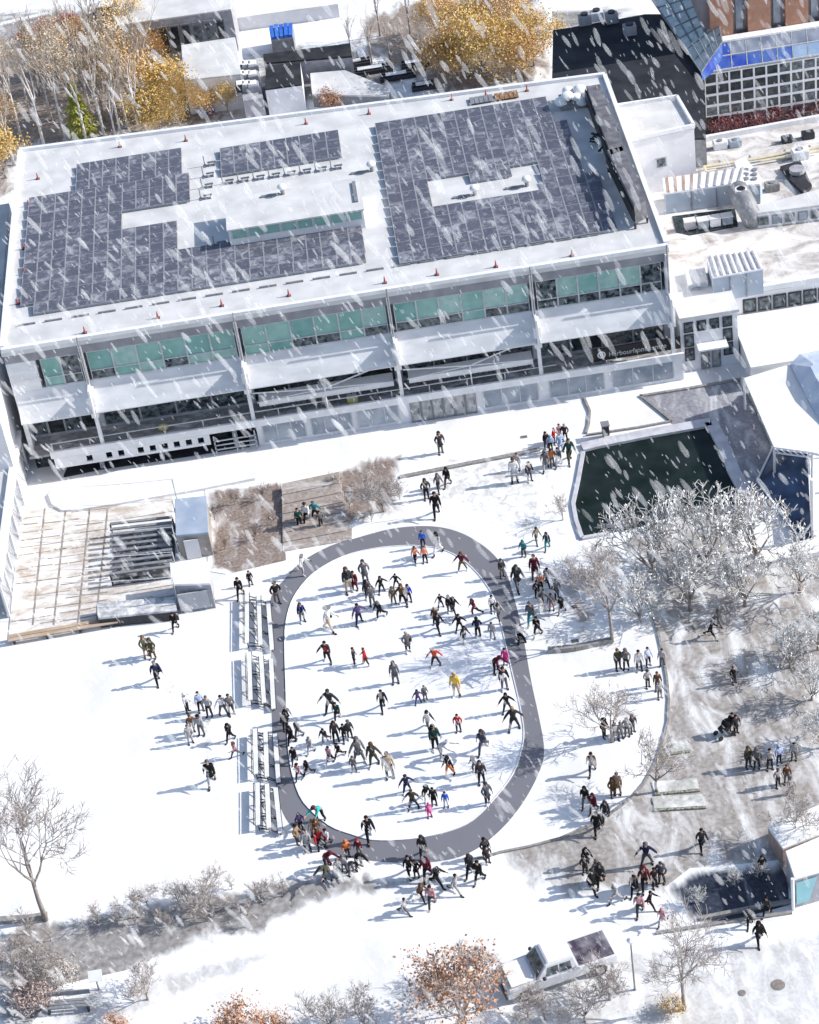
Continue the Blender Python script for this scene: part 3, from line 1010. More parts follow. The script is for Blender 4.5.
# slatted trellis
a, b, c_, d_ = at(110, 524, 1), at(172, 517, 1), at(172, 566, 1), at(110, 574, 1)
t = thing('slatted_trellis', (a.x, c_.y, 0), 'dark open trellis of level slats standing over the left terrace', 'trellis')
for i in range(10):
    f_ = i / 9
    p, q = a.lerp(d_, f_), b.lerp(c_, f_)
    m = MB()
    m.bar(p, q, .22, .08)
    m.build('slat', M_grey, t)
for p in (a, b, c_, d_):
    MB().tube([(p.x, p.y, 0), (p.x, p.y, .97)], .06, 6).build('post', M_dark, t)
m = MB()
m.prism([tuple(v)[:2] for v in (a, b, c_, d_)], .06, .1)
m.build('base_panel', pm('soil_dark', (0.05, 0.05, 0.055), (0.3, 0.3, 0.31), scale=1.6, lo=.45, hi=.6), t)
# planter
pq = [(96, 603), (174, 596), (177, 610), (98, 618)]
t, P = block('planter', pq, .8, 0, M_grey, None, 'long grey planter filled with snow in front of the left terrace', 'planter', wallmat=M_dark)
kk = [k for k in t.children if k.name.startswith('roof')][0]
kk.name = 'soil_snow'
kk.data.materials[0] = dirty('planter_snow', (0.3, 0.3, 0.31), (0.45, 0.45, 0.46), scale=1.3, cover=.55, edge_w=0)
# timber bench along the front
a, b = at(8, 641, .3), at(118, 622, .3)
t = thing('timber_bench', tuple(at(60, 634, 0)), 'long low timber bench along the front edge of the left terrace', 'bench')
M_tim = pm('timber', (0.4, 0.28, 0.18), (0.55, 0.45, 0.36), scale=2, stretch=(.3, 2, 1))
for k in range(2):
    m = MB()
    m.bar(a + Vector((0, .32 * k, .06)), b + Vector((0, .32 * k, .06)), .28, .07)
    m.build('seat_board', M_tim, t)
for f_ in (.05, .35, .65, .95):
    p = a.lerp(b, f_)
    MB().box(p.x - .06, p.x + .06, p.y - .1, p.y + .4, 0, .32).build('leg', M_dark, t)
# kiosk with white roof and shed with blue roof
t, P = block('white_kiosk', [(170, 563), (208, 562), (210, 583), (172, 584)], 2.0, 0, M_white, None, 'small white kiosk with flat roof and grey front beside the left terrace', 'kiosk', wallmat=M_midgrey, lip=.03)
m = MB()
x0 = min(p[0] for p in P)
x1 = max(p[0] for p in P)
y0 = min(p[1] for p in P)
m.box(x0 + .3, x1 - .3, y0 - .05, y0 + .03, .2, 1.5)
m.build('shutter', pm('kiosk_shutter', (0.5, 0.51, 0.54), (0.42, 0.43, 0.46), scale=1), t)
t, P = block('garden_shed', [(175, 499), (206, 496), (208, 532), (176, 535)], 1.9, 0, pm('blue_grey_roof', (0.3, 0.37, 0.48), (0.42, 0.48, 0.58), scale=.8), None, 'low shed with blue grey roof beside the brown planting bed', 'shed', wallmat=pm('brown_wall', (0.3, 0.27, 0.25), (0.42, 0.39, 0.37), scale=1.5), lip=.02)
m = MB()
y0 = min(p[1] for p in P)
x0 = min(p[0] for p in P)
m.box(x0 + .4, x0 + 1.3, y0 - .04, y0 + .03, 0.05, 1.5)
m.build('door', M_whitewall, t)
p = at(192, 552, 0)
t = thing('snow_heap', tuple(p), 'little heap of white snow between the shed and the white kiosk', 'snow heap')
MB().ball((p.x, p.y, .1), .55, sq=(1, 1.2, .7)).build('heap', M_snow, t, smooth=True)
# wing on the left edge: sloping white frame with a glazed side
W = thing('glazed_wing', (-24, 10, 0), 'narrow glazed wing with a sloping white frame beam at the left edge of the photo', 'wing')
a, b = at(18, 433, 3.0), at(-2, 580, 3.0)
m = MB()
m.bar(a, b, .45, .4)
m.build('roof_beam', M_white, W)
m = MB()
m.bar((a.x - .1, a.y, 1.4), (b.x - .1, b.y, 1.4), .06, 2.7)
m.build('pane', glass('wing_glass', (0.3, 0.32, 0.37), (0.5, 0.51, 0.55), scale=.8), W)
for i in range(9):
    f_ = i / 8
    p = a.lerp(b, f_)
    MB().box(p.x - .06, p.x + .06, p.y - .06, p.y + .06, 0, 2.85).build('mullion', M_white, W)
    if i < 8:
        q = a.lerp(b, (i + 1) / 8)
        m = MB()
        m.tube([(p.x + .08, p.y, .3), (q.x + .08, q.y, 2.7)], .04, 5)
        m.build('brace', M_frame, W)
m = MB()
m.prism([(a.x - .25, a.y), (b.x - .25, b.y), (b.x - 9, b.y), (a.x - 9, a.y)], 2.75, 2.95)
m.build('roof', M_roofsnow, W)
# wires strung from the wing over the terrace
for i, (y, lb) in enumerate(((487, 'farthest'), (506, 'second'), (533, 'middle'), (557, 'fourth'), (581, 'nearest'))):
    a, b = at(8, y, 2.6), at(172, y - 8 + i, 2.6)
    t = thing('overhead_wire', tuple(a), lb + ' white cable strung level across the left terrace', 'cable')
    pts = [a.lerp(b, k / 8) - Vector((0, 0, .25 * math.sin(math.pi * k / 8))) for k in range(9)]
    MB().tube(pts, .022, 5).build('cable', M_white, t)
    MB().tube([(b.x, b.y, 0), b], .04, 6).build('post', M_frame, t)
# neighbouring block on the far left
t, P = block('neighbour_block', [(-60, 215), (9, 203), (-6, 400), (-70, 410)], 8.5, 0, M_roofsnow, None, 'snow roofed neighbouring block cut off by the left edge of the photo', 'building', wallmat=M_whitewall)
for i in range(2):
    p = at(2, 225 + i * 60, 8.5)
    m = MB()
    m.box(p.x - 1.6, p.x - .4, p.y - .7, p.y + .7, 8.5, 9.4)
    m.build('roof_unit', M_grey if i else M_midgrey, t, bevel=.03)

# ------------------------------------------------------------------ right: entrance block and pavilion
yb = at(690, 371, 0).y
xl = 20.95
xr = 40.0
EB = thing('entrance_block', (24, yb, 0), 'low snow covered entrance block with grey doors to the right of the ice centre', 'building')
zE = aty(690, 316, yb).z
xs = aty(738, 330, yb).x
MB().box(xl, xs, yb, yb + 5, 0, zE - .2).build('wall', M_whitewall, EB)
MB().box(xl - .02, xs + .1, yb - .12, yb + 5.1, zE - .2, zE).build('roof', M_roofsnow, EB)
for i in range(4):
    a = xl + .25 + i * (xs - xl - .4) / 4
    wd = (xs - xl - .4) / 4 - .22
    for (z0, z1, ok) in ((zE - 1.25, zE - .45, True), (zE - 2.4, zE - 1.4, i in (0, 3)), (zE - 3.5, zE - 2.5, i in (0, 3))):
        if not ok or z0 < .1:
            continue
        fm = MB()
        fm.box(a, a + .07, yb - .06, yb + .04, z0, z1).box(a + wd - .07, a + wd, yb - .06, yb + .04, z0, z1)
        fm.box(a + .07, a + wd - .07, yb - .06, yb + .04, z1 - .07, z1).box(a + .07, a + wd - .07, yb - .06, yb + .04, z0, z0 + .07)
        wf = fm.build('window', M_dark, EB)
        MB().box(a + .07, a + wd - .07, yb - .03, yb - .01, z0 + .07, z1 - .07).build('pane', M_panebk, wf)
for px0, px1 in ((701, 710), (712, 721)):
    a, b = aty(px0, 362, yb).x, aty(px1, 362, yb).x
    d = MB().box(a, b, yb - .08, yb + .02, .05, 1.85).build('door', M_grey, EB)
    MB().box(a + .1, b - .1, yb - .1, yb - .08, .25, 1.7).build('pane', glass('door_grey_glass', (0.18, 0.18, 0.18), (0.45, 0.45, 0.44), scale=2.5), d)
    MB().box(b - .1, b - .06, yb - .16, yb - .1, .8, 1.2).build('handle', M_black, d)
MB().box(aty(696, 340, yb).x, aty(726, 340, yb).x, yb - .9, yb, 2.0, 2.12).build('door_canopy', M_white, EB)
zY = 3.6
yF = at(700, 300, zY).y
zL = 2.0
P0 = at(740, 337, zL)
LB = thing('snow_lean_to', (P0.x, P0.y, 0), 'smooth snow covered lean-to in front of the side range at the right edge', 'lean-to')
MB().box(xs + .14, xr, P0.y - 3.2, yF - .12, 0, zL - .4).build('wall', M_whitewall, LB)
m = MB()
m.hull8([(xs + .12, P0.y - 3.3, zL - .4), (xr, P0.y - 3.3, zL - .4), (xr, yF - .1, zL - .35), (xs + .12, yF - .1, zL - .35)], [(xs + .12, P0.y - 3.3, zL - .2), (xr, P0.y - 3.3, zL - .2), (xr, yF - .1, zL - .02), (xs + .12, yF - .1, zL - .02)])
m.build('roof', M_snow, LB)
# blue dome-like roof at the right edge
bp = [(790, 364), (800, 354), (822, 350), (850, 380), (850, 430), (822, 424), (806, 396)]
P = [at(x, y, 2.6) for x, y in bp]
c_ = sum(P, Vector()) / len(P)
t = thing('blue_canopy', (c_.x, c_.y, 0), 'blue grey canopy roof cut off by the right edge of the photo', 'canopy')
m = MB()
n = len(P)
vs = [tuple(p) for p in P] + [(c_.x * .7 + p.x * .3, c_.y * .7 + p.y * .3, 3.5) for p in P]
m.add(vs, [(i, (i + 1) % n, n + (i + 1) % n, n + i) for i in range(n)] + [tuple(range(n, 2 * n))])
m.build('roof', pm('blue_membrane', (0.42, 0.5, 0.64), (0.62, 0.68, 0.78), scale=.7), t)
for p in P[:3] + P[-2:]:
    MB().tube([(p.x, p.y, 0), (p.x, p.y, 2.6)], .07, 6).build('post', M_white, t)
# pavilion beside the court: snow roof on white posts over blue glazing
rp = [(744, 378), (830, 352), (835, 458), (812, 452), (774, 447)]
P = [at(x, y, 2.5) for x, y in rp]
c_ = sum(P, Vector()) / len(P)
PV = thing('court_pavilion', (c_.x, c_.y, 0), 'pavilion with smooth snow roof and white truss edge at the right of the pond', 'pavilion')
MB().prism([tuple(p)[:2] for p in P], 2.3, 2.5).build('roof', M_snow, PV)
for p in P:
    MB().tube([(p.x, p.y, 0), (p.x, p.y, 2.3)], .08, 6).build('post', M_white, PV)
a, b = P[4], P[3]
m = MB()
m.bar(a - Vector((0, .1, .35)), b - Vector((0, .1, .35)), .08, .08)
for i in range(6):
    p, q = a.lerp(b, i / 6), a.lerp(b, (i + 1) / 6)
    m.tube([p - Vector((0, .1, .05)), q - Vector((0, .1, .35))], .03, 4)
m.build('truss', M_white, PV)
# sloping blue glass wall of the neighbouring hall
gp = [(757, 480), (775, 452), (806, 462), (812, 538), (800, 540), (780, 522)]
G0 = [at(757, 482, .05), at(800, 541, .05), at(812, 540, .05), at(808, 462, .05), at(775, 451, .05)]
t = thing('glass_ramp', tuple(G0[0]), 'dark blue sloping glass roof with a white rim beside the pond court', 'glass roof')
hts = (.1, .25, 1.3, 1.5, .6)
m = MB()
n = len(G0)
m.add([tuple(p) for p in G0] + [(p.x, p.y, h) for p, h in zip(G0, hts)], [tuple(range(n)), tuple(range(2 * n - 1, n - 1, -1))] + [(i, n + i, n + (i + 1) % n, (i + 1) % n) for i in range(n)])
m.build('pane', glass('deep_blue_glass', (0.02, 0.035, 0.075), (0.09, 0.14, 0.24), scale=.7, rough=.3, spec=.25), t)
m = MB()
for i in range(n):
    p, q = G0[i], G0[(i + 1) % n]
    m.bar((p.x, p.y, hts[i] + .05), (q.x, q.y, hts[(i + 1) % n] + .05), .12, .1)
m.build('rim', M_white, t)
p = at(810, 458, 0)
t = thing('white_mast', tuple(p), 'tall white post at the right edge beside the blue glass roof', 'post')
q = at(813, 540, 0)
MB().tube([(q.x, q.y, 0), (q.x, q.y, 4.6)], .14, 8).build('shaft', M_white, t)
MB().box(q.x - .25, q.x + .25, q.y - .25, q.y + .25, 0, .15).build('base', M_midgrey, t)
t, P = block('snowy_bench_wall', [(735, 558), (819, 536), (840, 548), (740, 566)], .6, 0, M_snow, None, 'low snow topped wall along the front of the blue glass roof', 'wall')
# bottom right kiosk with two roofs
t, P = block('white_roofed_kiosk', [(786, 851), (840, 828), (850, 862), (795, 878)], 2.2, 0, M_snow, None, 'kiosk with white snow roof and teal panel at the bottom right edge', 'kiosk', wallmat=M_midgrey, lip=.02)
a, b = at(795, 905, 0), at(819, 899, 0)
q0, q1 = P[3], P[2]
m = MB()
f0 = Vector((*q0, 0))
f1 = Vector((*q1, 0))
off = Vector((0, -.05, 0))
m.add([tuple(f0 + off + Vector((0.05, 0, .3))), tuple(f0 + off + (f1 - f0) * .25 + Vector((0, 0, .3))), tuple(f0 + off + (f1 - f0) * .4 + Vector((0, 0, 1.9))), tuple(f0 + off + Vector((.05, 0, 1.9)))], [(0, 1, 2, 3)])
m.build('teal_panel', pm('teal_panel', (0.25, 0.5, 0.56), (0.3, 0.55, 0.6), scale=1), t)
m = MB()
m.tube([(f0.x - .15, f0.y - .1, 0), (f0.x - .15, f0.y - .1, 2.3)], .09, 6)
m.build('post', M_white, t)
t, P = block('snowy_terrace_roof', [(768, 826), (840, 796), (850, 822), (783, 848)], 1.4, 0, M_snow, None, 'low snow covered terrace roof behind the bottom right kiosk', 'roof', wallmat=pm('brick_brown', (0.35, 0.24, 0.2), (0.45, 0.35, 0.3), scale=3), lip=.01)

# ------------------------------------------------------------------ service yard right of the building
M_yard = dirty('yard_roof', (0.24, 0.2, 0.18), (0.42, 0.37, 0.33), snow=(0.8, 0.79, 0.78), scale=0.55, cover=0.47, soft=0.18, stretch=(.7, 1, 1), edge_w=0)
zY = 3.6
yd = [(640, 178), (700, 140), (830, 118), (840, 300), (672, 305), (660, 240)]
P = [tuple(at(x, y, zY))[:2] for x, y in yd]
yF = at(700, 300, zY).y
P[3] = (P[3][0], yF)
P[4] = (P[4][0], yF)
YB = thing('plant_building', (30, 45, 0), 'wide flat plant building with dirty snow on its roof, right of the ice centre', 'building')
MB().prism(P, 0, zY - .15).build('wall', M_whitewall, YB)
MB().prism(P, zY - .15, zY).build('roof', M_yard, YB)
m = MB()
for a, b in (((694, 143), (830, 118)), ((676, 304), (840, 278))):
    p, q = at(*a, zY), at(*b, zY)
    m = MB()
    m.bar(p + Vector((0, 0, .2)), q + Vector((0, 0, .2)), .3, .4)
    m.build('parapet', M_white, YB)
x0w = aty(743, 312, yF).x
for i in range(8):
    a = x0w + i * 1.02
    z1, z0 = zY - .5, zY - 1.55
    fm = MB()
    y = yF - .09
    fm.box(a, a + .09, y, y + .1, z0, z1).box(a + .8, a + .89, y, y + .1, z0, z1).box(a + .09, a + .8, y, y + .1, z1 - .09, z1).box(a + .09, a + .8, y, y + .1, z0, z0 + .09)
    wf = fm.build('window', M_dark, YB)
    MB().box(a + .09, a + .8, y + .03, y + .06, z0 + .09, z1 - .09).build('pane', M_panebk, wf)
# raised strip with windows
t, P = block('clerestory', [(756, 206), (830, 186), (835, 203), (757, 213)], zY + 1.2, zY, M_roofsnow, None, 'long clerestory with small windows on the plant building roof', 'clerestory', wallmat=M_whitewall)
f0, f1 = Vector((*P[3], 0)), Vector((*P[2], 0))
for i in range(6):
    p, q = f0.lerp(f1, (i + .12) / 6), f0.lerp(f1, (i + .88) / 6)
    m = MB()
    m.bar((p.x, p.y - .04, zY + .55), (q.x, q.y - .04, zY + .55), .08, .7)
    wf = m.build('window', M_grey, t)
    m = MB()
    m.bar((p.x + .08, p.y - .1, zY + .55), (q.x - .08, q.y - .1, zY + .55), .06, .54)
    m.build('pane', M_greyglass if i % 2 else M_panebk, wf)
# white stair head
t, P = block('stair_head', [(612, 108), (677, 98), (694, 127), (629, 141)], 8.2, 0, M_roofsnow, None, 'white boxy stair head with one small window beside the right end of the ice centre', 'stair tower', wallmat=M_whitewall, lip=.02)
f0, f1 = Vector((*P[3], 0)), Vector((*P[2], 0))
p, q = f0.lerp(f1, .38), f0.lerp(f1, .55)
fd = (f1 - f0).normalized()
nn = Vector((fd.y, -fd.x, 0))
if nn.y > 0:
    nn = -nn
m = MB()
m.bar(p + nn * .03 + Vector((0, 0, 6.0)), q + nn * .03 + Vector((0, 0, 6.0)), .1, .8)
wf = m.build('window', M_frame, t)
m = MB()
m.bar(p + nn * .08 + fd * .1 + Vector((0, 0, 6.0)), q + nn * .08 - fd * .1 + Vector((0, 0, 6.0)), .08, .6)
m.build('pane', M_panebk, wf)
pb = MB()
Pv = [Vector((*p_, 8.3)) for p_ in P]
for i in range(4):
    pb.bar(Pv[i], Pv[(i + 1) % 4], .2, .3)
pb.build('parapet', M_white, t)


def container(q, zt, zb, label, wall, ribs=9, rust=False):
    t, P = block('plant_container', q, zt, zb, M_white, None, label, 'container', wallmat=wall, lip=.02)
    v = [Vector((*p, zt + .03)) for p in P]
    for i in range(ribs):
        f_ = (i + .5) / ribs
        a, b = v[0].lerp(v[1], f_), v[3].lerp(v[2], f_)
        m = MB()
        m.bar(a, b, .12, .1)
        m.build('roof_rib', M_midgrey if not (rust and i < 4) else pm('rust', (0.32, 0.16, 0.08), (0.45, 0.3, 0.22), scale=3), t)
    for f_ in (.33, .66):
        p = v[3].lerp(v[2], f_)
        m = MB()
        m.box(p.x - .04, p.x + .04, p.y - .06, p.y + .02, zb, zt - .2)
        m.build('seam', M_grey, t)
    return t, P


M_cw = pm('container_wall', (0.42, 0.48, 0.56), (0.34, 0.4, 0.48), scale=.8)
container([(663, 178), (747, 167), (742, 182), (665, 193)], zY + 1.7, zY, 'pale blue plant container with rust stained ribbed roof beside the stair head', M_cw, 10, True)
container([(707, 257), (755, 251), (763, 268), (713, 277)], zY + 2.0, zY, 'blue grey plant container with white ribbed roof and double doors, front of the yard', M_cw, 8)
t, P = block('plant_cabinet', [(684, 269), (704, 265), (708, 281), (688, 285)], zY + 1.2, zY, M_roofsnow, None, 'small pale cabinet left of the blue grey container', 'cabinet', wallmat=pm('cabinet_wall', (0.55, 0.6, 0.64), (0.48, 0.52, 0.56), scale=1))
MB().box(P[3][0] + .25, P[3][0] + .8, P[3][1] - .1, P[3][1] + .0, zY + .1, zY + .9).build('door', M_midgrey, t)
# recessed dark court with a car-like row of cabinets
t, P = block('dark_loading_dock', [(672, 216), (735, 208), (738, 226), (690, 235), (676, 232)], zY + .06, zY, M_darkglass, None, 'dark recessed loading dock in front of the rust roofed container', 'loading dock')
for i, (x, y) in enumerate(((690, 229), (703, 228), (715, 226), (727, 224))):
    p = at(x, y, zY)
    t = thing('dock_cabinet', tuple(p), ORD[i] + ' of the small grey cabinets in the dark loading dock from the left', 'cabinet')
    MB().box(p.x - .38, p.x + .38, p.y - .3, p.y + .3, zY + .1, zY + .7).build('casing', (M_midgrey, M_greyglass, M_white, M_greyglass)[i], t, bevel=.03)
    MB().box(p.x - .41, p.x + .41, p.y - .33, p.y + .33, zY + .7, zY + .76).build('lid', M_roofsnow, t)
# cooling unit with six fans and the big bent duct
t, P = block('cooling_unit', [(734, 161), (746, 158), (762, 178), (760, 184), (742, 185)], zY + 1.6, zY, M_white, None, 'white cooling unit with six round fans on the plant building', 'cooling unit', wallmat=M_cw)
for i in range(6):
    p = at(746 + (i % 2) * 8.5, 170 + (i // 2) * 4.5, zY + 1.62)
    MB().tube([p, p + Vector((0, 0, .08))], .2, 12).build('fan', M_grey, t)
p = at(733, 192, zY)
t = thing('bent_duct', tuple(p), 'big grey bent duct with a round dark mouth beside the cooling unit', 'duct')
pts = [at(738, 190, zY + 1.4), at(744, 202, zY + 1.4), at(750, 214, zY + .9), at(753, 222, zY + .2)]
MB().tube(pts, [.75, .78, .75, .7], 10).build('duct_body', M_grey, t, smooth=True)
p = at(741, 190, zY + 2.0)
MB().tube([p, p + Vector((0, 0, .12))], .42, 14).build('duct_rim', M_white, t)
MB().tube([p + Vector((0, 0, .1)), p + Vector((0, 0, .15))], .3, 14).build('duct_mouth', M_black, t)
# fan pit
t, P = block('fan_pit', [(780, 166), (800, 160), (812, 185), (804, 193), (790, 180)], zY + .3, zY, M_dark, None, 'black fan pit on the right part of the plant building roof', 'fan pit')
p = at(797, 172, zY + .35)
MB().tube([p, p + Vector((0, 0, .3))], .55, 14).build('fan_cowl', M_midgrey, t)
# yellow-white pipe run
t = thing('roof_pipe', tuple(at(704, 166, zY)), 'cream pipe run crossing the plant building roof with a loop at its left end', 'pipe')
m = MB()
m.tube([at(819, 147, zY + .3), at(760, 158, zY + .3), at(716, 165, zY + .3), at(704, 167, zY + .3), at(706, 172, zY + .3), at(716, 170, zY + .3)], .13, 6)
m.tube([at(819, 151, zY + .3), at(760, 161, zY + .3)], .1, 6)
m.build('pipe', pm('cream_paint', (0.72, 0.66, 0.5), (0.6, 0.54, 0.4), scale=3), t)
for f_ in (720, 750, 785, 810):
    p = at(f_, 165 - (f_ - 716) * .17, zY)
    MB().box(p.x - .06, p.x + .06, p.y - .2, p.y + .2, zY, zY + .22).build('pipe_support', M_grey, t)
for i, (x, y, s_, lb) in enumerate(((720, 148, .5, 'small white roof unit behind the cream pipe, left'), (735, 146, .45, 'pale blue roof unit behind the cream pipe'), (800, 158, .6, 'white roof unit above the black fan pit'), (787, 142, .4, 'little dark roof unit near the red planting'), (808, 138, .45, 'dark roof unit nearest the right edge by the red planting'), (772, 190, .5, 'brownish heap of plant parts beside the fan pit'))):
    p = at(x, y, zY)
    t = thing('roof_unit', tuple(p), lb, 'roof unit')
    MB().box(p.x - s_, p.x + s_, p.y - s_ * .7, p.y + s_ * .7, zY, zY + s_ * 1.2).build('casing', (M_white, M_cw, M_white, M_dark, M_dark, M_kerb)[i], t, bevel=.05)
    MB().tube([(p.x, p.y, zY + s_ * 1.2), (p.x, p.y, zY + s_ * 1.35)], s_ * .4, 10).build('fan', M_grey, t)
    MB().tube([(p.x - s_, p.y, zY + .1), (p.x - s_ - .8, p.y - .2, zY + .1)], .06, 5).build('pipe', M_grey, t)

# ------------------------------------------------------------------ beyond: dark roof, glass gable, curtain wall, brick
zD = 6.0
dk = [(553, 30), (566, 28), (645, 14), (662, 14), (702, 72), (706, 138), (600, 140), (552, 78)]
t, P = block('dark_roofed_hall', dk, zD, 0, pm('bitumen', (0.012, 0.014, 0.02), (0.03, 0.035, 0.045), scale=.6, rough=.8), None, 'hall with a large black bitumen roof behind the right end of the ice centre', 'building', wallmat=M_grey)
for i, (x, y) in enumerate(((585, 24), (597, 20), (612, 22), (630, 34))):
    p = at(x, y, zD)
    tt = thing('roof_unit', tuple(p), ORD[i] + ' of the small units along the back edge of the black roof from the left', 'roof unit')
    MB().box(p.x - .5, p.x + .5, p.y - .4, p.y + .4, zD, zD + .8).build('casing', M_midgrey if i != 1 else M_white, tt, bevel=.04)
    MB().tube([(p.x, p.y, zD + .8), (p.x, p.y, zD + .95)], .3, 10).build('fan', M_dark, tt)
# glass gable
zA = zD
Q = [at(655, 0, zD + 4.0), at(716, 0, zD + 4.0), at(723, 38, zD + 3.2), at(701, 72, zD + .1)]
t = thing('glass_gable_roof', tuple(Q[3]), 'slanting pale green glass roof beside the black roof', 'glass roof')
q0, q1, q2, q3 = at(652, 0, zD + .6), Vector(at(716, 0, zD + 2.2)), Vector(at(722, 42, zD + 1.4)), at(701, 72, zD + .3)
q0b, q1b = q0 + (q0 - q3).normalized() * 6, q1 + (q1 - q2).normalized() * 6
gm = MB()
dn = Vector((0, 0, -.12))
gm.hull8([q0b + dn, q3 + dn, q2 + dn, q1b + dn], [q0b, q3, q2, q1b])
gm.build('pane', glass('pale_green_glass', (0.4, 0.48, 0.47), (0.7, 0.73, 0.72), scale=1.4), t)
gl = MB()
for i in range(11):
    a, b = q0b.lerp(q3, i / 10), q1b.lerp(q2, i / 10)
    gl.bar(a + Vector((0, 0, .03)), b + Vector((0, 0, .03)), .07, .06)
for i in range(6):
    a, b = q0b.lerp(q1b, i / 5), q3.lerp(q2, i / 5)
    gl.bar(a + Vector((0, 0, .04)), b + Vector((0, 0, .04)), .09, .07)
gl.build('glazing_bar', M_grey, t)
gs = MB()
gs.add([q3, q2, (q2.x, q2.y, zD - .5), (q3.x, q3.y, zD - .5)], [(0, 1, 2, 3)])
gs.build('gable_wall', M_blueglass, t)
# curtain wall
yc = at(707, 138, 0).y
xa = aty(706, 138, yc).x
xb = xa + 14
zt1 = aty(704, 74, yc).z
zt2 = zt1 + 1.7
CW = thing('curtain_wall_hall', (xa, yc, 0), 'hall with white gridded dark windows under a blue glass slope, top right', 'building')
MB().box(xa, xb, yc + .3, yc + 8, 0, zt1 - .05).build('wall', M_darkglass, CW)
rows = 5
colw = .95
zz = [zt1 - .1 - i * (zt1 - .9) / rows for i in range(rows + 1)]
n = 0
for r_ in range(rows):
    for c2 in range(12):
        z1, z0 = zz[r_], zz[r_ + 1]
        a = xa + .1 + c2 * colw
        if r_ == rows - 1 and c2 % 5 == 0:
            continue
        fm = MB()
        fm.box(a, a + .07, yc + .1, yc + .22, z0, z1).box(a + colw - .07, a + colw, yc + .1, yc + .22, z0, z1)
        fm.box(a + .07, a + colw - .07, yc + .1, yc + .22, z1 - .1, z1).box(a + .07, a + colw - .07, yc + .1, yc + .22, z0, z0 + .1)
        wf = fm.build('window', M_white, CW)
        dkp = (r_ < 3 and c2 < 6) or random.random() < .5
        MB().box(a + .07, a + colw - .07, yc + .14, yc + .17, z0 + .1, z1 - .1).build('pane', M_darkglass if dkp else M_panebk, wf)
# sloping blue glass above
S0, S1 = Vector((xa - .1, yc + .1, zt1)), Vector((xb, yc + .1, zt1))
up_ = Vector((.15, 1.0, .62))
for r_ in range(2):
    for c2 in range(12):
        a = S0.lerp(S1, c2 / 12) + up_ * r_
        b = S0.lerp(S1, (c2 + 1) / 12) + up_ * r_
        m = MB()
        i_ = Vector((.05, 0, 0))
        m.hull8([a + i_, b - i_, b - i_ + up_ * .94, a + i_ + up_ * .94], [v + Vector((0, -.02, .06)) for v in (a + i_, b - i_, b - i_ + up_ * .94, a + i_ + up_ * .94)])
        if r_ == 0:
            mt = M_blueglass if c2 < 6 else glass('sky_blue_glass', (0.22, 0.34, 0.52), (0.36, 0.46, 0.6), scale=.6)
        else:
            mt = M_blueglass if c2 < 2 else glass('slate_glass', (0.16, 0.19, 0.27), (0.34, 0.37, 0.44), scale=.8)
        m.build('roof_pane', mt, CW)
m = MB()
for r_ in range(3):
    m.bar(S0 + up_ * r_ * .985 + Vector((0, 0, .05)), S1 + up_ * r_ * .985 + Vector((0, 0, .05)), .12, .12)
for c2 in range(13):
    m.bar(S0.lerp(S1, c2 / 12) + Vector((0, 0, .04)), S0.lerp(S1, c2 / 12) + up_ * 1.97 + Vector((0, 0, .04)), .07, .1)
m.build('glazing_bar', M_frame, CW)
yT = yc + 2.2
zT = zt1 + 1.25
MB().box(xa + .5, xb, yT - .1, yT + .7, zT - .3, zT + .15).build('snow_ledge', M_snow, CW)
# brick front behind
BK = thing('brick_building', (xa + 5, yT + 1, 0), 'building with tall orange brick piers above the blue glass, top right corner', 'building')
M_brick = pm('orange_brick', (0.5, 0.28, 0.19), (0.42, 0.21, 0.14), scale=2.5)
M_mauve = pm('mauve_panel', (0.26, 0.22, 0.23), (0.34, 0.3, 0.31), scale=1.2, lo=.3, hi=.7)
MB().box(xa + .8, xb, yT + 1.3, yT + 8, 0, zT + 9).build('wall', M_mauve, BK)
for i in range(4):
    a = xa + 1.25 + i * 2.9
    MB().box(a, a + 1.75, yT + .75, yT + 1.3, zT - .5, zT + 9).build('pier', M_brick, BK)
    MB().box(a + 2.05, a + 2.6, yT + 1.15, yT + 1.3, zT + .3, zT + 3.2).build('window', M_greyglass, BK)
# red planting along the wall foot
M_redleaf = pm('red_leaf', (0.16, 0.03, 0.045), (0.3, 0.12, 0.12), scale=4)
# ------------------------------------------------------------------ top left: yards and low roofs beyond the woods
t, P = block('store_block', [(118, -6), (232, -14), (231, 9), (117, 25)], 4.0, 0, M_roofsnow, None, 'long low block with white roof and dark shop front at the top left', 'building', wallmat=M_midgrey)
f0, f1 = Vector((*P[3], 0)), Vector((*P[2], 0))
for i in range(8):
    p, q = f0.lerp(f1, .14 + i * .1), f0.lerp(f1, .225 + i * .1)
    m = MB()
    m.bar((p.x, p.y - .06, 2.0), (q.x, q.y - .06, 2.0), .14, 2.6)
    wf = m.build('window', M_grey, t)
    m = MB()
    m.bar((p.x + .12, p.y - .15, 2.0), (q.x - .12, q.y - .15, 2.0), .08, 2.3)
    m.build('pane', M_panebk if i in (5, 6) else M_darkglass, wf)
t, P = block('white_shed', [(181, 45), (235, 37), (241, 74), (184, 80)], 3.2, 0, M_roofsnow, None, 'square white roofed shed between the autumn wood and the yard', 'shed', wallmat=M_whitewall)
f0, f1 = Vector((*P[3], 0)), Vector((*P[2], 0))
MB().box(f0.x + .6, f0.x + 2.0, min(f0.y, f1.y) - .05, min(f0.y, f1.y) + .05, .1, 2.0).build('door', M_blueglass, t)
p = at(213, 92, 0)
t = thing('snow_pile', tuple(p), 'rounded white snow pile in front of the square white shed', 'snow pile')
MB().ball((p.x, p.y, 0), 2.2, 14, 8, sq=(1.0, .8, .35)).build('heap', M_snow, t, smooth=True)
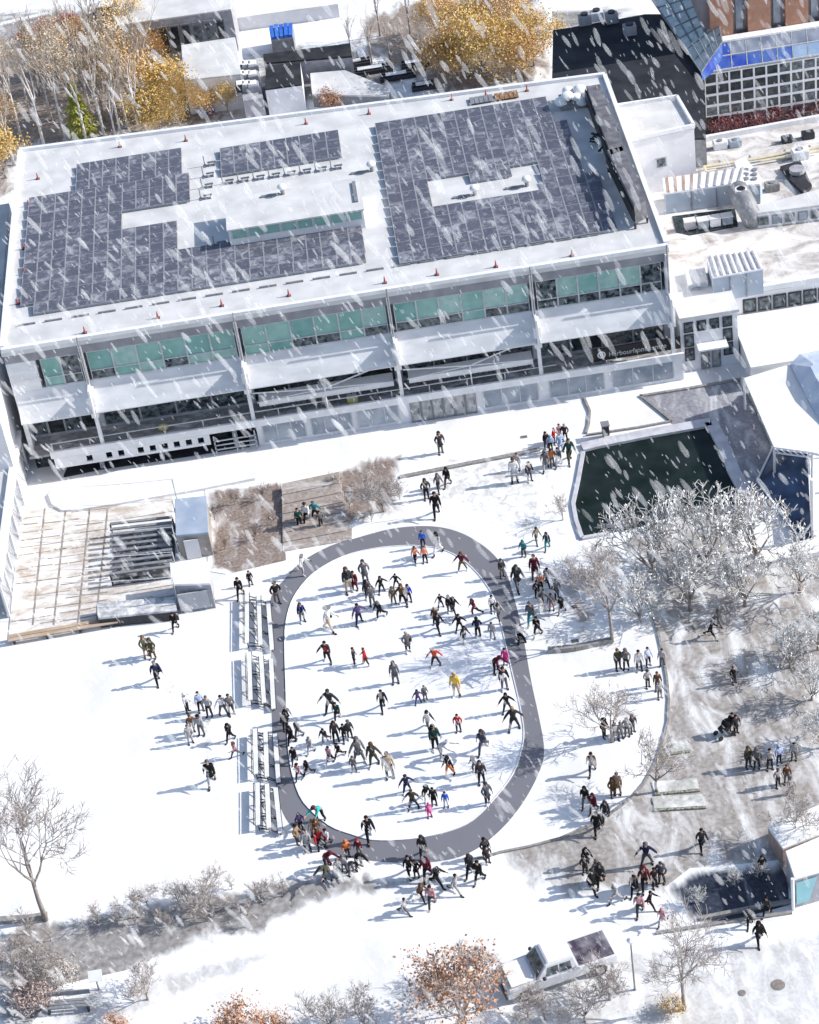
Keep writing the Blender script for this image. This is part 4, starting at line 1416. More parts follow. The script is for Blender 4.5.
sheet('access_road', [(236, 45), (420, 34), (432, 88), (300, 110), (240, 116)], 0.006, dirty('road_grey', (0.2, 0.19, 0.19), (0.33, 0.32, 0.31), scale=.5, cover=.7, stretch=(.5, 1, 1), edge_w=.4), soft='all', fall=3, cell=1.5)
sheet('back_street', [(-20, 8), (118, 0), (118, 30), (60, 45), (-20, 60)], 0.006, MATS['road_grey'], soft='all', fall=3, cell=1.5)
sheet('wood_floor', [(-20, 60), (60, 42), (118, 26), (240, 75), (245, 118), (200, 128), (22, 152), (16, 200), (-40, 210)], 0.012, dirty('leaf_floor', (0.2, 0.16, 0.13), (0.38, 0.32, 0.28), scale=.8, cover=.75, stretch=(1.2, .5, 1), rot=R(-25), edge_w=.4), soft='all', fall=2.5, cell=1.5)
sheet('wood_floor', [(345, 20), (430, -10), (550, -10), (556, 60), (545, 90), (440, 100), (360, 60)], 0.018, MATS['leaf_floor'], soft='all', fall=3, cell=1.5)
sheet('back_street', [(508, 12), (552, 8), (640, 2), (640, 20), (560, 34), (545, 34)], 0.01, MATS['road_grey'], soft='all', fall=2, cell=1.5)
# walled yards with gear
t, P = block('equipment_pen', [(237, 65), (257, 61), (263, 98), (243, 101)], 2.2, 0, M_midgrey, None, 'grey walled pen full of snowy equipment', 'pen', wallmat=M_midgrey)
for i in range(9):
    p = at(242 + (i % 3) * 6, 70 + (i // 3) * 10, 2.2)
    tt = thing('stored_unit', tuple(p), ORD[i] + ' snow capped unit counted row by row in the grey equipment pen', 'stored unit')
    MB().box(p.x - .45, p.x + .45, p.y - .5, p.y + .5, 2.2, 2.8).build('casing', (M_dark, M_grey, M_midgrey)[i % 3], tt, bevel=.05)
    MB().box(p.x - .4, p.x + .3, p.y - .3, p.y + .45, 2.8, 2.9).build('snow_cap', M_snow, tt, bevel=.04)
t, P = block('black_flat_roof', [(266, 66), (300, 61), (302, 84), (265, 89)], 2.6, 0, pm('black_roof', (0.015, 0.015, 0.018), (0.04, 0.04, 0.045), scale=1), None, 'small hut with square black roof beside the equipment pen', 'hut', wallmat=M_whitewall)
t, P = block('black_shelter', [(263, 54), (350, 43), (352, 56), (264, 63)], 2.0, .0, MATS['black_roof'], None, 'long narrow black roofed shelter behind the square black hut', 'shelter', wallmat=M_midgrey)
t, P = block('white_flat_roof', [(310, 73), (345, 70), (390, 88), (388, 96), (312, 94)], 1.2, 0, M_roofsnow, None, 'low white roof to the right of the square black hut', 'roof', wallmat=M_grey)
for i, (x, y, L_) in enumerate(((352, 66, 3.2), (372, 72, 3.6), (398, 78, 3.0), (415, 66, 2.4), (352, 84, 2.6), (425, 88, 2.2))):
    p = at(x, y, 0)
    t = thing('timber_stack', tuple(p), ORD[i] + ' of the dark stacks of timber lying along the access road behind the roof', 'timber stack')
    for k in range(4):
        MB().box(p.x - L_ / 2 + .1 * (k % 2), p.x + L_ / 2, p.y - .5 + k * .26, p.y - .3 + k * .26, .05, .35 + .1 * (k % 2)).build('plank', M_dark if k != 2 else M_grey, t)
    MB().box(p.x - L_ / 3, p.x + L_ / 4, p.y - .3, p.y + .25, .46, .52).build('snow_cap', M_snow, t, bevel=.02)
# blue tarped skip
q = [(269, 28), (293, 25), (293, 37), (271, 40)]
t, P = block('blue_skip', q, 1.5, 0, M_midgrey, None, 'grey skip under a bright blue tarpaulin in the back yard', 'skip', wallmat=M_grey)
m = MB()
Pv = [Vector((*p, 1.62)) for p in P]
for i in range(5):
    a, b = Pv[0].lerp(Pv[1], i / 5 + .02), Pv[0].lerp(Pv[1], (i + 1) / 5 - .02)
    c_, d_ = Pv[3].lerp(Pv[2], (i + 1) / 5 - .02), Pv[3].lerp(Pv[2], i / 5 + .02)
    m.hull8([v - Vector((0, 0, .1)) for v in (d_, c_, b, a)], [v + Vector((0, 0, .1 + .06 * (i % 2))) for v in (d_, c_, b, a)])
m.build('tarpaulin', pm('blue_tarp', (0.02, 0.09, 0.5), (0.05, 0.2, 0.65), scale=1.2), t)
# white walls of the back yards
for q, lb in ((((237, 30), (340, 16)), 'long white wall behind the blue skip'), (((258, 100), (300, 95)), 'short grey wall below the square black hut'), (((-10, 40), (55, 25)), 'white wall along the back street, farther left'), (((-10, 68), (60, 58)), 'white wall along the wood at the far left')):
    a, b = at(*q[0], 0), at(*q[1], 0)
    t = thing('yard_wall', tuple(a), lb, 'wall')
    m = MB()
    m.bar(a + Vector((0, 0, .6)), b + Vector((0, 0, .6)), .5, 1.2)
    m.build('wall', M_whitewall, t)
    m = MB()
    m.bar(a + Vector((0, 0, 1.25)), b + Vector((0, 0, 1.25)), .6, .12)
    m.build('coping', M_snow, t)
# parked cars far behind, seen as small snow topped shapes


def car(loc, rz, paint, label, length=4.4, group=None, pickup=False):
    t = thing('pickup_truck' if pickup else 'parked_car', tuple(loc), label, 'pickup truck' if pickup else 'car', group, rz)

    def put(name, mb, mat, par=t, smooth=False, bevel=0.0):
        me = mb.mesh(name, (0, 0, 0), smooth, bevel)
        me.materials.append(mat)
        o = bpy.data.objects.new(name, me)
        COL.objects.link(o)
        o.parent = par
        return o

    L_ = length / 2
    wd = .92
    body = MB()
    if pickup:
        prof = [(-L_, .42), (-L_, .78), (-L_ + .12, .95), (-L_ + 1.55, 1.08), (-L_ + 1.6, 1.08), (L_ - 2.05, 1.08), (L_, 1.05), (L_, .45)]
    else:
        prof = [(-L_, .35), (-L_, .65), (-L_ + .15, .8), (-L_ + 1.2, .9), (L_ - .5, .95), (L_, .8), (L_, .38)]
    # profile runs along local x: build along x by swapping axes
    pr = MB()
    n = len(prof)
    vs = [(x, -wd, z) for x, z in prof] + [(x, wd, z) for x, z in prof]
    fs = [tuple(range(n)), tuple(range(2 * n - 1, n - 1, -1))] + [(i, n + i, n + (i + 1) % n, (i + 1) % n) for i in range(n)]
    pr.add(vs, fs)
    put('body', pr, paint, bevel=.05)
    cx0, cx1 = (-L_ + 1.55, L_ - 2.05) if pickup else (-L_ + 1.15, L_ - .55)
    zb = 1.09 if pickup else .92
    zr = 1.78 if pickup else 1.42
    cab = MB()
    a, b = cx0 + .55, cx1 - (.12 if pickup else .5)
    cab.hull8([(cx0, -wd + .06, zb), (cx1, -wd + .06, zb), (cx1, wd - .06, zb), (cx0, wd - .06, zb)], [(a, -wd + .2, zr), (b, -wd + .2, zr), (b, wd - .2, zr), (a, wd - .2, zr)])
    cabo = put('cab', cab, paint, bevel=.03)
    wsd = MB()
    e = .02
    wsd.add([(cx0 + .05 - e, -wd + .16, zb + .06), (cx0 + .05 - e, wd - .16, zb + .06), (a - .04 - e, wd - .27, zr - .06), (a - .04 - e, -wd + .27, zr - .06)], [(3, 2, 1, 0)])
    put('windscreen', wsd, M_panebk, cabo)
    for sgn in (-1, 1):
        sw = MB()
        y0, y1 = sgn * (wd - .06 + .012), sgn * (wd - .2 + .012)
        for u0, u1 in ((.12, .5), (.54, .9)):
            p = [cx0 + .3 + (cx1 - cx0 - .4) * u for u in (u0, u1)]
            k = [(p[0], y0 * .985 + y1 * .015, zb + .08), (p[1], y0 * .985 + y1 * .015, zb + .08), (p[1] * .92 + (a + b) / 2 * .08, y1, zr - .08), (p[0] * .85 + (a + b) / 2 * .15, y1, zr - .08)]
            sw.add(k, [(0, 1, 2, 3) if sgn < 0 else (3, 2, 1, 0)])
        put('side_window', sw, M_panebk, cabo)
        mr = MB()
        mr.ball((cx0 + .35, sgn * (wd + .1), zb + .15), .11, 8, 5)
        put('wing_mirror', mr, M_dark, cabo, True)
    rf = MB()
    rf.hull8([(a + .05, -wd + .25, zr), (b - .05, -wd + .25, zr), (b - .05, wd - .25, zr), (a + .05, wd - .25, zr)], [(a + .15, -wd + .3, zr + .09), (b - .12, -wd + .3, zr + .09), (b - .12, wd - .3, zr + .09), (a + .15, wd - .3, zr + .09)])
    put('roof_snow', rf, M_snow, cabo, bevel=.03)
    if pickup:
        bd = MB()
        bd.box(cx1 + .12, L_ - .1, -wd + .12, wd - .12, 1.0, 1.1)
        put('truck_bed', bd, pm('bed_liner', (0.05, 0.035, 0.06), (0.3, 0.29, 0.32), scale=1.2))
        sn = MB()
        sn.box(-L_ + .25, cx0 - .05, -wd + .15, wd - .15, 1.06, 1.12)
        put('bonnet_snow', sn, M_snow, bevel=.03)
    for sgn in (-1, 1):
        hl = MB()
        hl.box(-L_ - .02, -L_ + .06, sgn * (wd - .3) - .16, sgn * (wd - .3) + .16, .6, .76)
        put('headlight', hl, M_greyglass)
        tl = MB()
        tl.box(L_ - .05, L_ + .02, sgn * (wd - .2) - .1, sgn * (wd - .2) + .1, .65, .9)
        put('tail_light', tl, M_red)
        for xw in (-L_ + .85, L_ - .95):
            ty = MB()
            r_ = .38 if pickup else .31
            ty.tube([(xw, sgn * (wd - .16), r_), (xw, sgn * (wd + .03), r_)], r_, 18)
            tyo = put('wheel', ty, M_black)
            ri = MB()
            ri.tube([(xw, sgn * (wd + .02), r_), (xw, sgn * (wd + .05), r_)], r_ * .62, 12)
            put('rim', ri, M_frame, tyo)
    gr = MB()
    gr.box(-L_ - .03, -L_ + .02, -.45, .45, .5, .74)
    put('grille', gr, M_black)
    bu = MB()
    bu.box(-L_ - .1, -L_ + .05, -wd + .02, wd - .02, .34, .5)
    put('bumper', bu, M_grey, bevel=.03)
    return t


A, B = at(505, 985, .5), at(608, 950, .5)
ang = math.atan2(B.y - A.y, B.x - A.x)
mid = (A + B) / 2
car((mid.x, mid.y, 0), ang, pm('silver_paint', (0.72, 0.73, 0.76), (0.66, 0.67, 0.7), scale=1, rough=.25), 'snow dusted white pickup truck parked at the bottom right of the rust coloured tree', 5.7, None, True)
p = at(108, 20, 0)
car(tuple(p), R(80), M_black, 'dark car parked beside the long low block at the top left', 4.2)
p = at(97, 18, 0)
p = at(216, 3, 0)
# lamp posts
for (x, y, h, lb) in ((635, 990, 3.4, 'thin lamp post beside the street right of the pickup truck'), (477, 1012, 3.0, 'thin lamp post among the bushes left of the pickup truck')):
    p = at(x, y, 0)
    t = thing('lamp_post', tuple(p), lb, 'lamp post')
    MB().tube([p, p + Vector((0, 0, .2)), p + Vector((0, 0, h))], [.09, .05, .04], 8).build('pole', M_grey, t)
    MB().tube([p + Vector((0, 0, h)), p + Vector((0, 0, h + .25)), p + Vector((0, 0, h + .35))], [.08, .2, .03], 10).build('lamp_head', M_white, t)
# manhole covers in the street
for (x, y, r_, lb) in ((778, 985, .3, 'larger round manhole cover in the snowy street'), (742, 993, .17, 'smaller round cover in the snowy street left of the manhole')):
    p = at(x, y, .012)
    t = thing('manhole_cover', tuple(p), lb, 'manhole cover')
    MB().tube([p, p + Vector((0, 0, .03))], r_, 20).build('cover', pm('iron_brown', (0.2, 0.17, 0.15), (0.28, 0.25, 0.23), scale=5), t)
    MB().tube([p, p + Vector((0, 0, .02))], r_ * 1.14, 20).build('ring', M_kerb, t)
# fence wires and signs at lower left
a, b = at(43, 1006, .7), at(90, 1002, .7)
t = thing('slatted_bench', tuple(at(66, 1008, 0)), 'grey slatted bench among the bushes at the bottom left', 'bench')
for k in range(3):
    m = MB()
    m.bar(a + Vector((0, .2 * k, -.2)), b + Vector((0, .2 * k, -.2)), .15, .05)
    m.build('seat_slat', M_grey, t)
for f_ in (.08, .92):
    p = a.lerp(b, f_)
    MB().box(p.x - .05, p.x + .05, p.y - .05, p.y + .45, 0, .47).build('leg', M_dark, t)
m = MB()
m.bar(a + Vector((0, .62, .1)), b + Vector((0, .62, .1)), .06, .3)
m.build('backrest', M_grey, t)
# board on the snow bank at lower left
p = at(99, 990, 0)
t = thing('info_board', tuple(p), 'small slanted white board beside the bushes at the bottom left', 'board')
m = MB()
m.hull8([(p.x - .35, p.y - .1, .75), (p.x + .35, p.y - .1, .75), (p.x + .35, p.y + .35, 1.1), (p.x - .35, p.y + .35, 1.1)], [(p.x - .35, p.y - .12, .8), (p.x + .35, p.y - .12, .8), (p.x + .35, p.y + .33, 1.15), (p.x - .35, p.y + .33, 1.15)])
m.build('panel', M_white, t)
MB().tube([p, p + Vector((0, .1, .85))], .05, 6).build('post', M_grey, t)
# litter flecks of cleared ice at the plaza: two dark grates
for (x, y, lb) in ((574, 607, 'small drain grate in the snow right of the ring, farther'), (575, 641, 'small drain grate in the snow right of the ring, nearer'), (524, 437, 'tiny drain grate in the snow below the building doors')):
    p = at(x, y, .004)
    t = thing('drain_grate', tuple(p), lb, 'drain grate')
    MB().box(p.x - .22, p.x + .22, p.y - .14, p.y + .14, 0, .03).build('grate', M_kerb, t)
    for k in range(3):
        MB().box(p.x - .18, p.x + .18, p.y - .09 + k * .07, p.y - .06 + k * .07, .03, .036).build('slot', M_black, t)
# ------------------------------------------------------------------ trees
M_bark = pm('bark_grey', (0.24, 0.205, 0.185), (0.36, 0.32, 0.295), scale=6, rough=.9)
M_twig = pm('twig_grey', (0.4, 0.355, 0.335), (0.56, 0.51, 0.485), scale=4, rough=.9)
M_twigw = pm('twig_frost', (0.8, 0.8, 0.8), (0.38, 0.365, 0.355), scale=1.8, rough=.9, lo=.42, hi=.58)
M_birch = pm('birch_bark', (0.68, 0.65, 0.62), (0.4, 0.36, 0.33), scale=3, rough=.9, lo=.5, hi=.65)
M_rust = pm('leaf_rust', (0.4, 0.19, 0.1), (0.5, 0.31, 0.21), scale=3, rough=.85)
M_orange = pm('leaf_orange', (0.64, 0.38, 0.12), (0.7, 0.5, 0.25), scale=2, rough=.85)
M_ochre = pm('leaf_ochre', (0.56, 0.36, 0.09), (0.66, 0.48, 0.2), scale=2, rough=.85)
M_tanleaf = pm('leaf_tan', (0.56, 0.42, 0.26), (0.66, 0.55, 0.4), scale=2, rough=.85)
M_limeleaf = pm('leaf_lime', (0.32, 0.34, 0.05), (0.48, 0.46, 0.1), scale=3, rough=.85)
M_paleleaf = pm('leaf_pale', (0.45, 0.4, 0.36), (0.58, 0.53, 0.5), scale=2, rough=.85)


RMIN = .016
LSP = .22


def branch(trunk, twig, rnd, p, d, ln, r, lev, maxlev, tips, up=.25, spread=.7, kids_=(3, 4), sides=5):
    n = 3 if lev < maxlev else 2
    pts = [p]
    rr = [r]
    q = p.copy()
    dd = d.copy()
    for i in range(n):
        dd = (dd + Vector((rnd.uniform(-1, 1), rnd.uniform(-1, 1), rnd.uniform(-.6, 1))) * .16 + Vector((0, 0, up * .25))).normalized()
        q = q + dd * (ln / n)
        pts.append(q.copy())
        rr.append(r * (1 - .5 * (i + 1) / n))
    (trunk if lev < 2 else twig).tube(pts, rr, sides if lev < 2 else 3, caps=(lev == 0))
    if lev >= maxlev:
        tips.append(q)
        return
    k = rnd.randint(*kids_)
    for i in range(k):
        f_ = 1.0 if i == 0 else rnd.uniform(.35, 1)
        idx = f_ * n
        i0 = min(int(idx), n - 1)
        s = pts[i0].lerp(pts[i0 + 1], idx - i0)
        a = rnd.uniform(0, 2 * math.pi)
        u = dd.orthogonal().normalized()
        v = dd.cross(u)
        nd = (dd + (u * math.cos(a) + v * math.sin(a)) * rnd.uniform(spread * .6, spread * 1.35)).normalized()
        branch(trunk, twig, rnd, s, nd, ln * rnd.uniform(.55, .8), max(r * .55, RMIN), lev + 1, maxlev, tips, up, spread, kids_, sides)


def tree_meshes(seed, h, trunk_h=.35, spread=.75, lev=4, kids_=(3, 4), r=.1, leaf=None, lean=(0, 0), up=.25):
    """leaf: (count, size) or None"""
    rnd = random.Random(seed)
    tr, tw = MB(), MB()
    tips = []
    d = Vector((lean[0], lean[1], 1)).normalized()
    top = d * (h * trunk_h)
    tr.tube([Vector((0, 0, -.05)), top * .5 + Vector((rnd.uniform(-.05, .05), 0, 0)), top], [r * 1.25, r, r * .85], 7)
    for i in range(rnd.randint(3, 5)):
        a = 2 * math.pi * i / 4 + rnd.uniform(-.5, .5)
        nd = (d + Vector((math.cos(a), math.sin(a), 0)) * rnd.uniform(spread * .5, spread)).normalized()
        branch(tr, tw, rnd, top * rnd.uniform(.8, 1), nd, h * .3, r * .6, 1, lev, tips, up, spread, kids_)
    branch(tr, tw, rnd, top, d, h * .3, r * .7, 1, lev, tips, up, spread, kids_)
    lf = None
    if leaf:
        lf = MB()
        cnt, sz = leaf
        for i in range(cnt):
            p = rnd.choice(tips) + Vector((rnd.gauss(0, LSP), rnd.gauss(0, LSP), rnd.gauss(-.05, LSP)))
            a = Vector((rnd.uniform(-1, 1), rnd.uniform(-1, 1), rnd.uniform(-1, 1))).normalized()
            b = a.orthogonal().normalized()
            s = sz * rnd.uniform(.6, 1.3)
            lf.add([p - a * s, p + b * s * .6, p + a * s, p - b * s * .6], [(0, 1, 2, 3)])
        lf = lf.mesh('leaves')
    return tr.mesh('trunk', smooth=True), tw.mesh('crown', smooth=True), lf


def put_tree(name, ms, x, y, label, cat='tree', group=None, bark=None, twig=None, leaf=None, s=1.0, rz=None, pz=0.0):
    p = at(x, y, pz)
    t = thing(name, tuple(p), label, cat, group, rz=random.uniform(0, 6.28) if rz is None else rz)
    t.scale = (s, s, s)
    child('trunk', ms[0], t, bark or M_bark)
    child('crown', ms[1], t, twig or M_twig)
    if ms[2]:
        child('foliage', ms[2], t, leaf)
    return t


T1 = tree_meshes(1, 7.0, .36, .85, 5, (3, 5), .1)
T2 = tree_meshes(2, 5.0, .2, .95, 5, (3, 4), .09)
T3 = tree_meshes(3, 4.0, .14, 1.0, 5, (3, 4), .07)
T4 = tree_meshes(4, 2.6, .12, .9, 4, (3, 4), .05)
put_tree('bare_tree', T1, 46, 920, 'tall bare tree standing alone in the snow at the lower left', rz=.4, s=1.25)
put_tree('bare_tree', T1, 612, 642, 'bare tree with thin crown right of the ring, below the pond', rz=2.0, s=.95)
put_tree('bare_tree', T2, 612, 742, 'bare spreading tree among the people right of the rink', rz=1.0, s=1.0)
put_tree('bare_tree', T2, 657, 792, 'bare spreading tree at the corner of the lawn steps', rz=3.0, s=.95)
put_tree('bare_tree', T3, 384, 512, 'bare bushy tree at the right of the planting beds above the ring', rz=.2, s=.85)
put_tree('bare_tree', T1, 684, 1010, 'bare tree with some yellow leaves at its foot, bottom right of the truck', rz=4.4, s=.9)
put_tree('bare_shrub', T3, 210, 905, 'bare shrub with spread branches on the lower left footpath', 'shrub', rz=1.5, s=.7)
put_tree('bare_shrub', T4, 140, 917, 'little upright bare shrub left of the spread shrub on the lower left path', 'shrub', rz=.5, s=1.0)
put_tree('bare_shrub', T4, 262, 902, 'low bare shrub right of the spread shrub on the lower left path', 'shrub', rz=2.5, s=.9)
put_tree('bare_shrub', T3, 365, 1030, 'pale bare shrub at the bottom edge left of the rust tree', 'shrub', rz=2.2, s=.75)
put_tree('bare_shrub', T3, 585, 1022, 'bare grey shrub in front of the pickup truck', 'shrub', rz=.9, s=.8)
put_tree('bare_shrub', T4, 545, 1020, 'low bare shrub between the rust tree and the pickup truck', 'shrub', rz=1.2, s=.9)
put_tree('bare_shrub', T3, 148, 1000, 'thin pale bare shrub at the bottom left', 'shrub', rz=5.0, s=.75)
put_tree('bare_tree', T2, 795, 840, 'bare tree beside the snowy terrace roof at the lower right', rz=2.7, s=.8)
put_tree('bare_tree', T2, -8, 830, 'bare tree half cut by the left edge of the photo', rz=1.7, s=.95)
for i, (x, y, s) in enumerate(((350, 508, .6), (366, 490, .7), (338, 485, .55), (400, 500, .5), (372, 522, .5))):
    put_tree('bare_shrub', T4, x, y, ORD[i] + ' bare shrub in the bed right of the steps, in counting order', 'shrub', 'bare shrubs in the planting beds', s=s)
for i, (x, y, s) in enumerate(((215, 520, .55), (235, 505, .6), (262, 500, .6), (225, 550, .5), (255, 540, .55), (272, 525, .5))):
    put_tree('bare_shrub', T4, x, y, ORD[i] + ' bare shrub in the bed left of the steps, row by row', 'shrub', 'bare shrubs in the planting beds', s=s, twig=pm('twig_brown', (0.2, 0.15, 0.13), (0.3, 0.24, 0.21), scale=4))
put_tree('bare_shrub', T4, 563, 520, 'bare shrub in the snow between the group of people and the pond', 'shrub', s=1.0, rz=1)
put_tree('bare_shrub', T4, 592, 590, 'bare shrub at the lower left corner of the pond', 'shrub', s=.9, rz=2)
put_tree('bare_shrub', T4, 574, 585, 'second bare shrub left of the lower left corner of the pond', 'shrub', s=.8, rz=3)
rq = random.Random(14)
for i in range(26):
    x = rq.uniform(-5, 285)
    y = 955 - x * .19 + rq.uniform(-26, 22)
    put_tree('low_brush', T4 if i % 3 else T3, x, y, 'low grey leafless brush spread along the slushy footpath at the lower left', 'brush', 'low brush along the footpath', s=rq.uniform(.45, .8) * (1 if i % 3 else .7))
for i, (x, y, s_, lb) in enumerate(((528, 1018, .6, 'bare grey shrub right beside the rust tree, before the truck front'), (610, 1000, .8, 'bare grey shrub between the truck and the lamp post'), (480, 985, .8, 'tall pale bare shrub behind the rust tree'), (40, 985, .9, 'bare grey shrub over the slatted bench'), (330, 1030, .8, 'bare pale shrub at the bottom edge beside the orange bushes'))):
    put_tree('bare_shrub', T3, x, y, lb, 'shrub', s=s_)
# frosted trees in front of the pond
RMIN = .026
LSP = .05
F1 = tree_meshes(11, 5.2, .14, 1.0, 5, (2, 4), .11, (220, .07))
F2 = tree_meshes(12, 4.2, .1, 1.0, 5, (2, 4), .09, (180, .07))
RMIN = .016
LSP = .22
M_frost = pm('frost', (0.87, 0.87, 0.87), (0.7, 0.7, 0.69), scale=1.2, rough=.9, lo=.4, hi=.7)
for (ms, x, y, s, lb) in ((F1, 652, 578, 1.25, 'frosted tree with white twigs at the lower left of the pond'), (F1, 706, 574, 1.35, 'frosted tree with white twigs in the middle before the pond'), (F2, 757, 564, 1.5, 'frosted tree with white twigs before the blue glass roof'), (F2, 640, 622, 1.0, 'smaller frosted tree at the dark corner of the plaza below the pond'), (F1, 690, 610, 1.0, 'frosted tree in the second row below the pond, left'), (F2, 745, 606, 1.15, 'frosted tree in the second row below the pond, right'), (F1, 800, 592, 1.0, 'frosted tree at the right edge below the snow topped wall'), (F2, 790, 668, .9, 'frosted tree left of the three at the right edge of the plaza'), (F2, 818, 650, .9, 'frosted tree at the right edge of the plaza, farthest of three'), (F2, 812, 700, .8, 'frosted tree at the right edge of the plaza, middle of three'), (F2, 822, 748, .8, 'frosted tree at the right edge of the plaza, nearest of three')):
    put_tree('frosted_tree', ms, x, y, lb, 'tree', 'frosted trees by the pond and plaza', M_bark, M_twigw, M_frost, s)
for (x, y, s, lb) in ((733, 884, .3, 'white frosted bush at the left of the dark wet paving'), (697, 903, .34, 'white frosted bush at the near left end of the dark wet paving'), (757, 876, .3, 'white frosted bush at the far side of the dark wet paving')):
    put_tree('frosted_bush', F2, x, y, lb, 'bush', 'frosted bushes by the wet paving', M_bark, M_twigw, M_frost, s)
# leafy ones in the foreground
LSP = .3
L1 = tree_meshes(21, 4.6, .12, .95, 5, (3, 4), .1, (2200, .075))
L2 = tree_meshes(22, 2.6, .1, .9, 4, (3, 4), .07, (1500, .08))
LSP = .22
put_tree('rust_tree', L1, 462, 1024, 'rust leaved young tree at the bottom edge beside the pickup truck', 'tree', None, M_bark, M_twig, M_rust, 1.2, rz=.6)
put_tree('orange_bush', L2, 240, 1036, 'dense orange brown bush at the bottom edge, left of centre', 'bush', None, M_bark, M_bark, M_rust, .9)
put_tree('orange_bush', L2, 272, 1036, 'smaller orange brown bush right of the dense one at the bottom edge', 'bush', None, M_bark, M_bark, M_rust, .75, rz=3)
put_tree('orange_bush', L2, 118, 1034, 'small orange bush at the bottom edge, lower left', 'bush', None, M_bark, M_bark, M_rust, .55)
put_tree('brown_bush', L2, 35, 1005, 'reddish brown bush beside the grey slatted bench', 'bush', None, M_bark, M_bark, pm('leaf_mauve', (0.3, 0.22, 0.2), (0.42, 0.34, 0.32), scale=2), .85)
put_tree('brown_bush', L2, 62, 985, 'mauve brown bush behind the grey slatted bench', 'bush', None, M_bark, M_twig, M_paleleaf, .7)
put_tree('yellow_bush', L2, 672, 1012, 'yellow ochre bush under the bare tree at the bottom right', 'bush', None, M_bark, M_bark, M_ochre, .5)
put_tree('brown_bush', L2, 332, 108, 'small rust brown bush in the snow below the white low roof', 'bush', None, M_bark, M_bark, M_rust, .8)
# wood behind the building at the top left
W1 = tree_meshes(31, 9, .5, .45, 3, (3, 4), .11, up=.5)
W2 = tree_meshes(32, 8, .45, .5, 3, (3, 4), .1, up=.5)
LSP = .5
W3 = tree_meshes(33, 7, .18, .8, 5, (2, 3), .1, (3600, .115))
W4 = tree_meshes(34, 6, .14, .85, 4, (3, 4), .1, (3600, .115))
W5 = tree_meshes(35, 7.5, .25, .7, 4, (3, 4), .1, (1500, .11), up=.4)
LSP = .22
rw = random.Random(9)
cnt = 0
spots = [(8, 90), (22, 140), (30, 112), (45, 148), (52, 120), (66, 140), (70, 100), (88, 146), (92, 118), (104, 136), (118, 146), (112, 100), (128, 128), (142, 142), (40, 92), (122, 140), (58, 88), (80, 82), (14, 165), (100, 84), (134, 108), (150, 120)]
for i, (x, y) in enumerate(spots):
    put_tree('birch_tree', W1 if i % 2 else W2, x, y, 'bare white-trunked tree in the wood behind the ice centre', 'tree', 'white-trunked trees of the wood', M_birch, pm('twig_wood', (0.36, 0.29, 0.24), (0.5, 0.43, 0.37), scale=3), None, rw.uniform(.85, 1.1))
for i, (x, y, mt, s, lb) in enumerate((
        (160, 140, M_ochre, .85, 'ochre leaved tree at the right end of the wood, nearest the roof edge'),
        (182, 135, M_ochre, .8, 'ochre tree between the wood and the white shed'),
        (146, 98, M_tanleaf, .9, 'tan leaved tree beside the long low block'),
        (118, 80, M_tanleaf, .9, 'tan leaved tree in the middle of the wood'),
        (62, 76, M_tanleaf, .75, 'tan leaved tree at the back of the wood, left'),
        (88, 70, M_orange, .7, 'orange tan tree at the back of the wood, middle'),
        (205, 118, M_orange, .45, 'small orange tree before the white shed'),
        (228, 112, M_ochre, .4, 'small ochre tree right of the snow pile'),
        (6, 178, M_ochre, .8, 'ochre tree at the left edge beside the roof corner'),
        (-4, 150, M_orange, .8, 'orange tree cut by the left edge of the photo'),
        (150, 75, M_orange, .8, 'orange leaved tree in front of the dark shop front'),
        (40, 96, M_tanleaf, .9, 'thin tan tree among the white trunks, far left'),
        (75, 112, M_tanleaf, .95, 'thin tan tree among the white trunks, behind the conifer'),
        (105, 122, M_tanleaf, .95, 'thin tan tree right of the yellow green conifer'),
        (135, 118, M_orange, 1.0, 'thin orange tree left of the ochre trees by the roof edge'),
        (125, 60, M_ochre, .9, 'thin ochre tree at the back right of the wood'),
        (172, 112, M_ochre, .9, 'ochre tree just left of the white shed'))):
    put_tree('autumn_tree', W5 if mt is M_tanleaf or lb.startswith('thin') else (W3 if i % 2 else W4), x, y, lb, 'tree', 'autumn trees of the wood', M_bark, M_twig, mt, s)
M_redl = pm('leaf_red', (0.34, 0.06, 0.05), (0.42, 0.16, 0.13), scale=2)
for (x, y, lb) in ((30, 52, 'red leaved tree at the top left, leftmost of three'), (48, 42, 'red leaved tree at the top left, middle of three'), (70, 36, 'red leaved tree at the top left, rightmost of three')):
    put_tree('red_tree', W4, x, y, lb, 'tree', 'red trees at the back street', M_bark, M_twig, M_redl, .42)
C1m = MB()
rc = random.Random(3)
for i in range(2600):
    z = rc.uniform(.4, 5.2)
    rr_ = (1 - z / 5.5) * 1.5 * (.55 + .45 * rc.random()) * (1 + .25 * math.sin(z * 7))
    a = rc.uniform(0, 6.283)
    p = Vector((math.cos(a) * rr_, math.sin(a) * rr_, z))
    d1 = Vector((math.cos(a), math.sin(a), -.3)).normalized() * rc.uniform(.1, .22)
    d2 = Vector((-math.sin(a), math.cos(a), rc.uniform(-.4, .4))) * .07
    C1m.add([p - d1, p + d2, p + d1, p - d2], [(0, 1, 2, 3)])
ctr = MB()
ctr.tube([(0, 0, 0), (0, 0, 5.2)], [.14, .02], 7)
put_tree('lime_conifer', (ctr.mesh('trunk'), C1m.mesh('crown'), None), 84, 138, 'yellow green conifer among the bare trees of the wood', 'tree', None, M_bark, M_limeleaf)
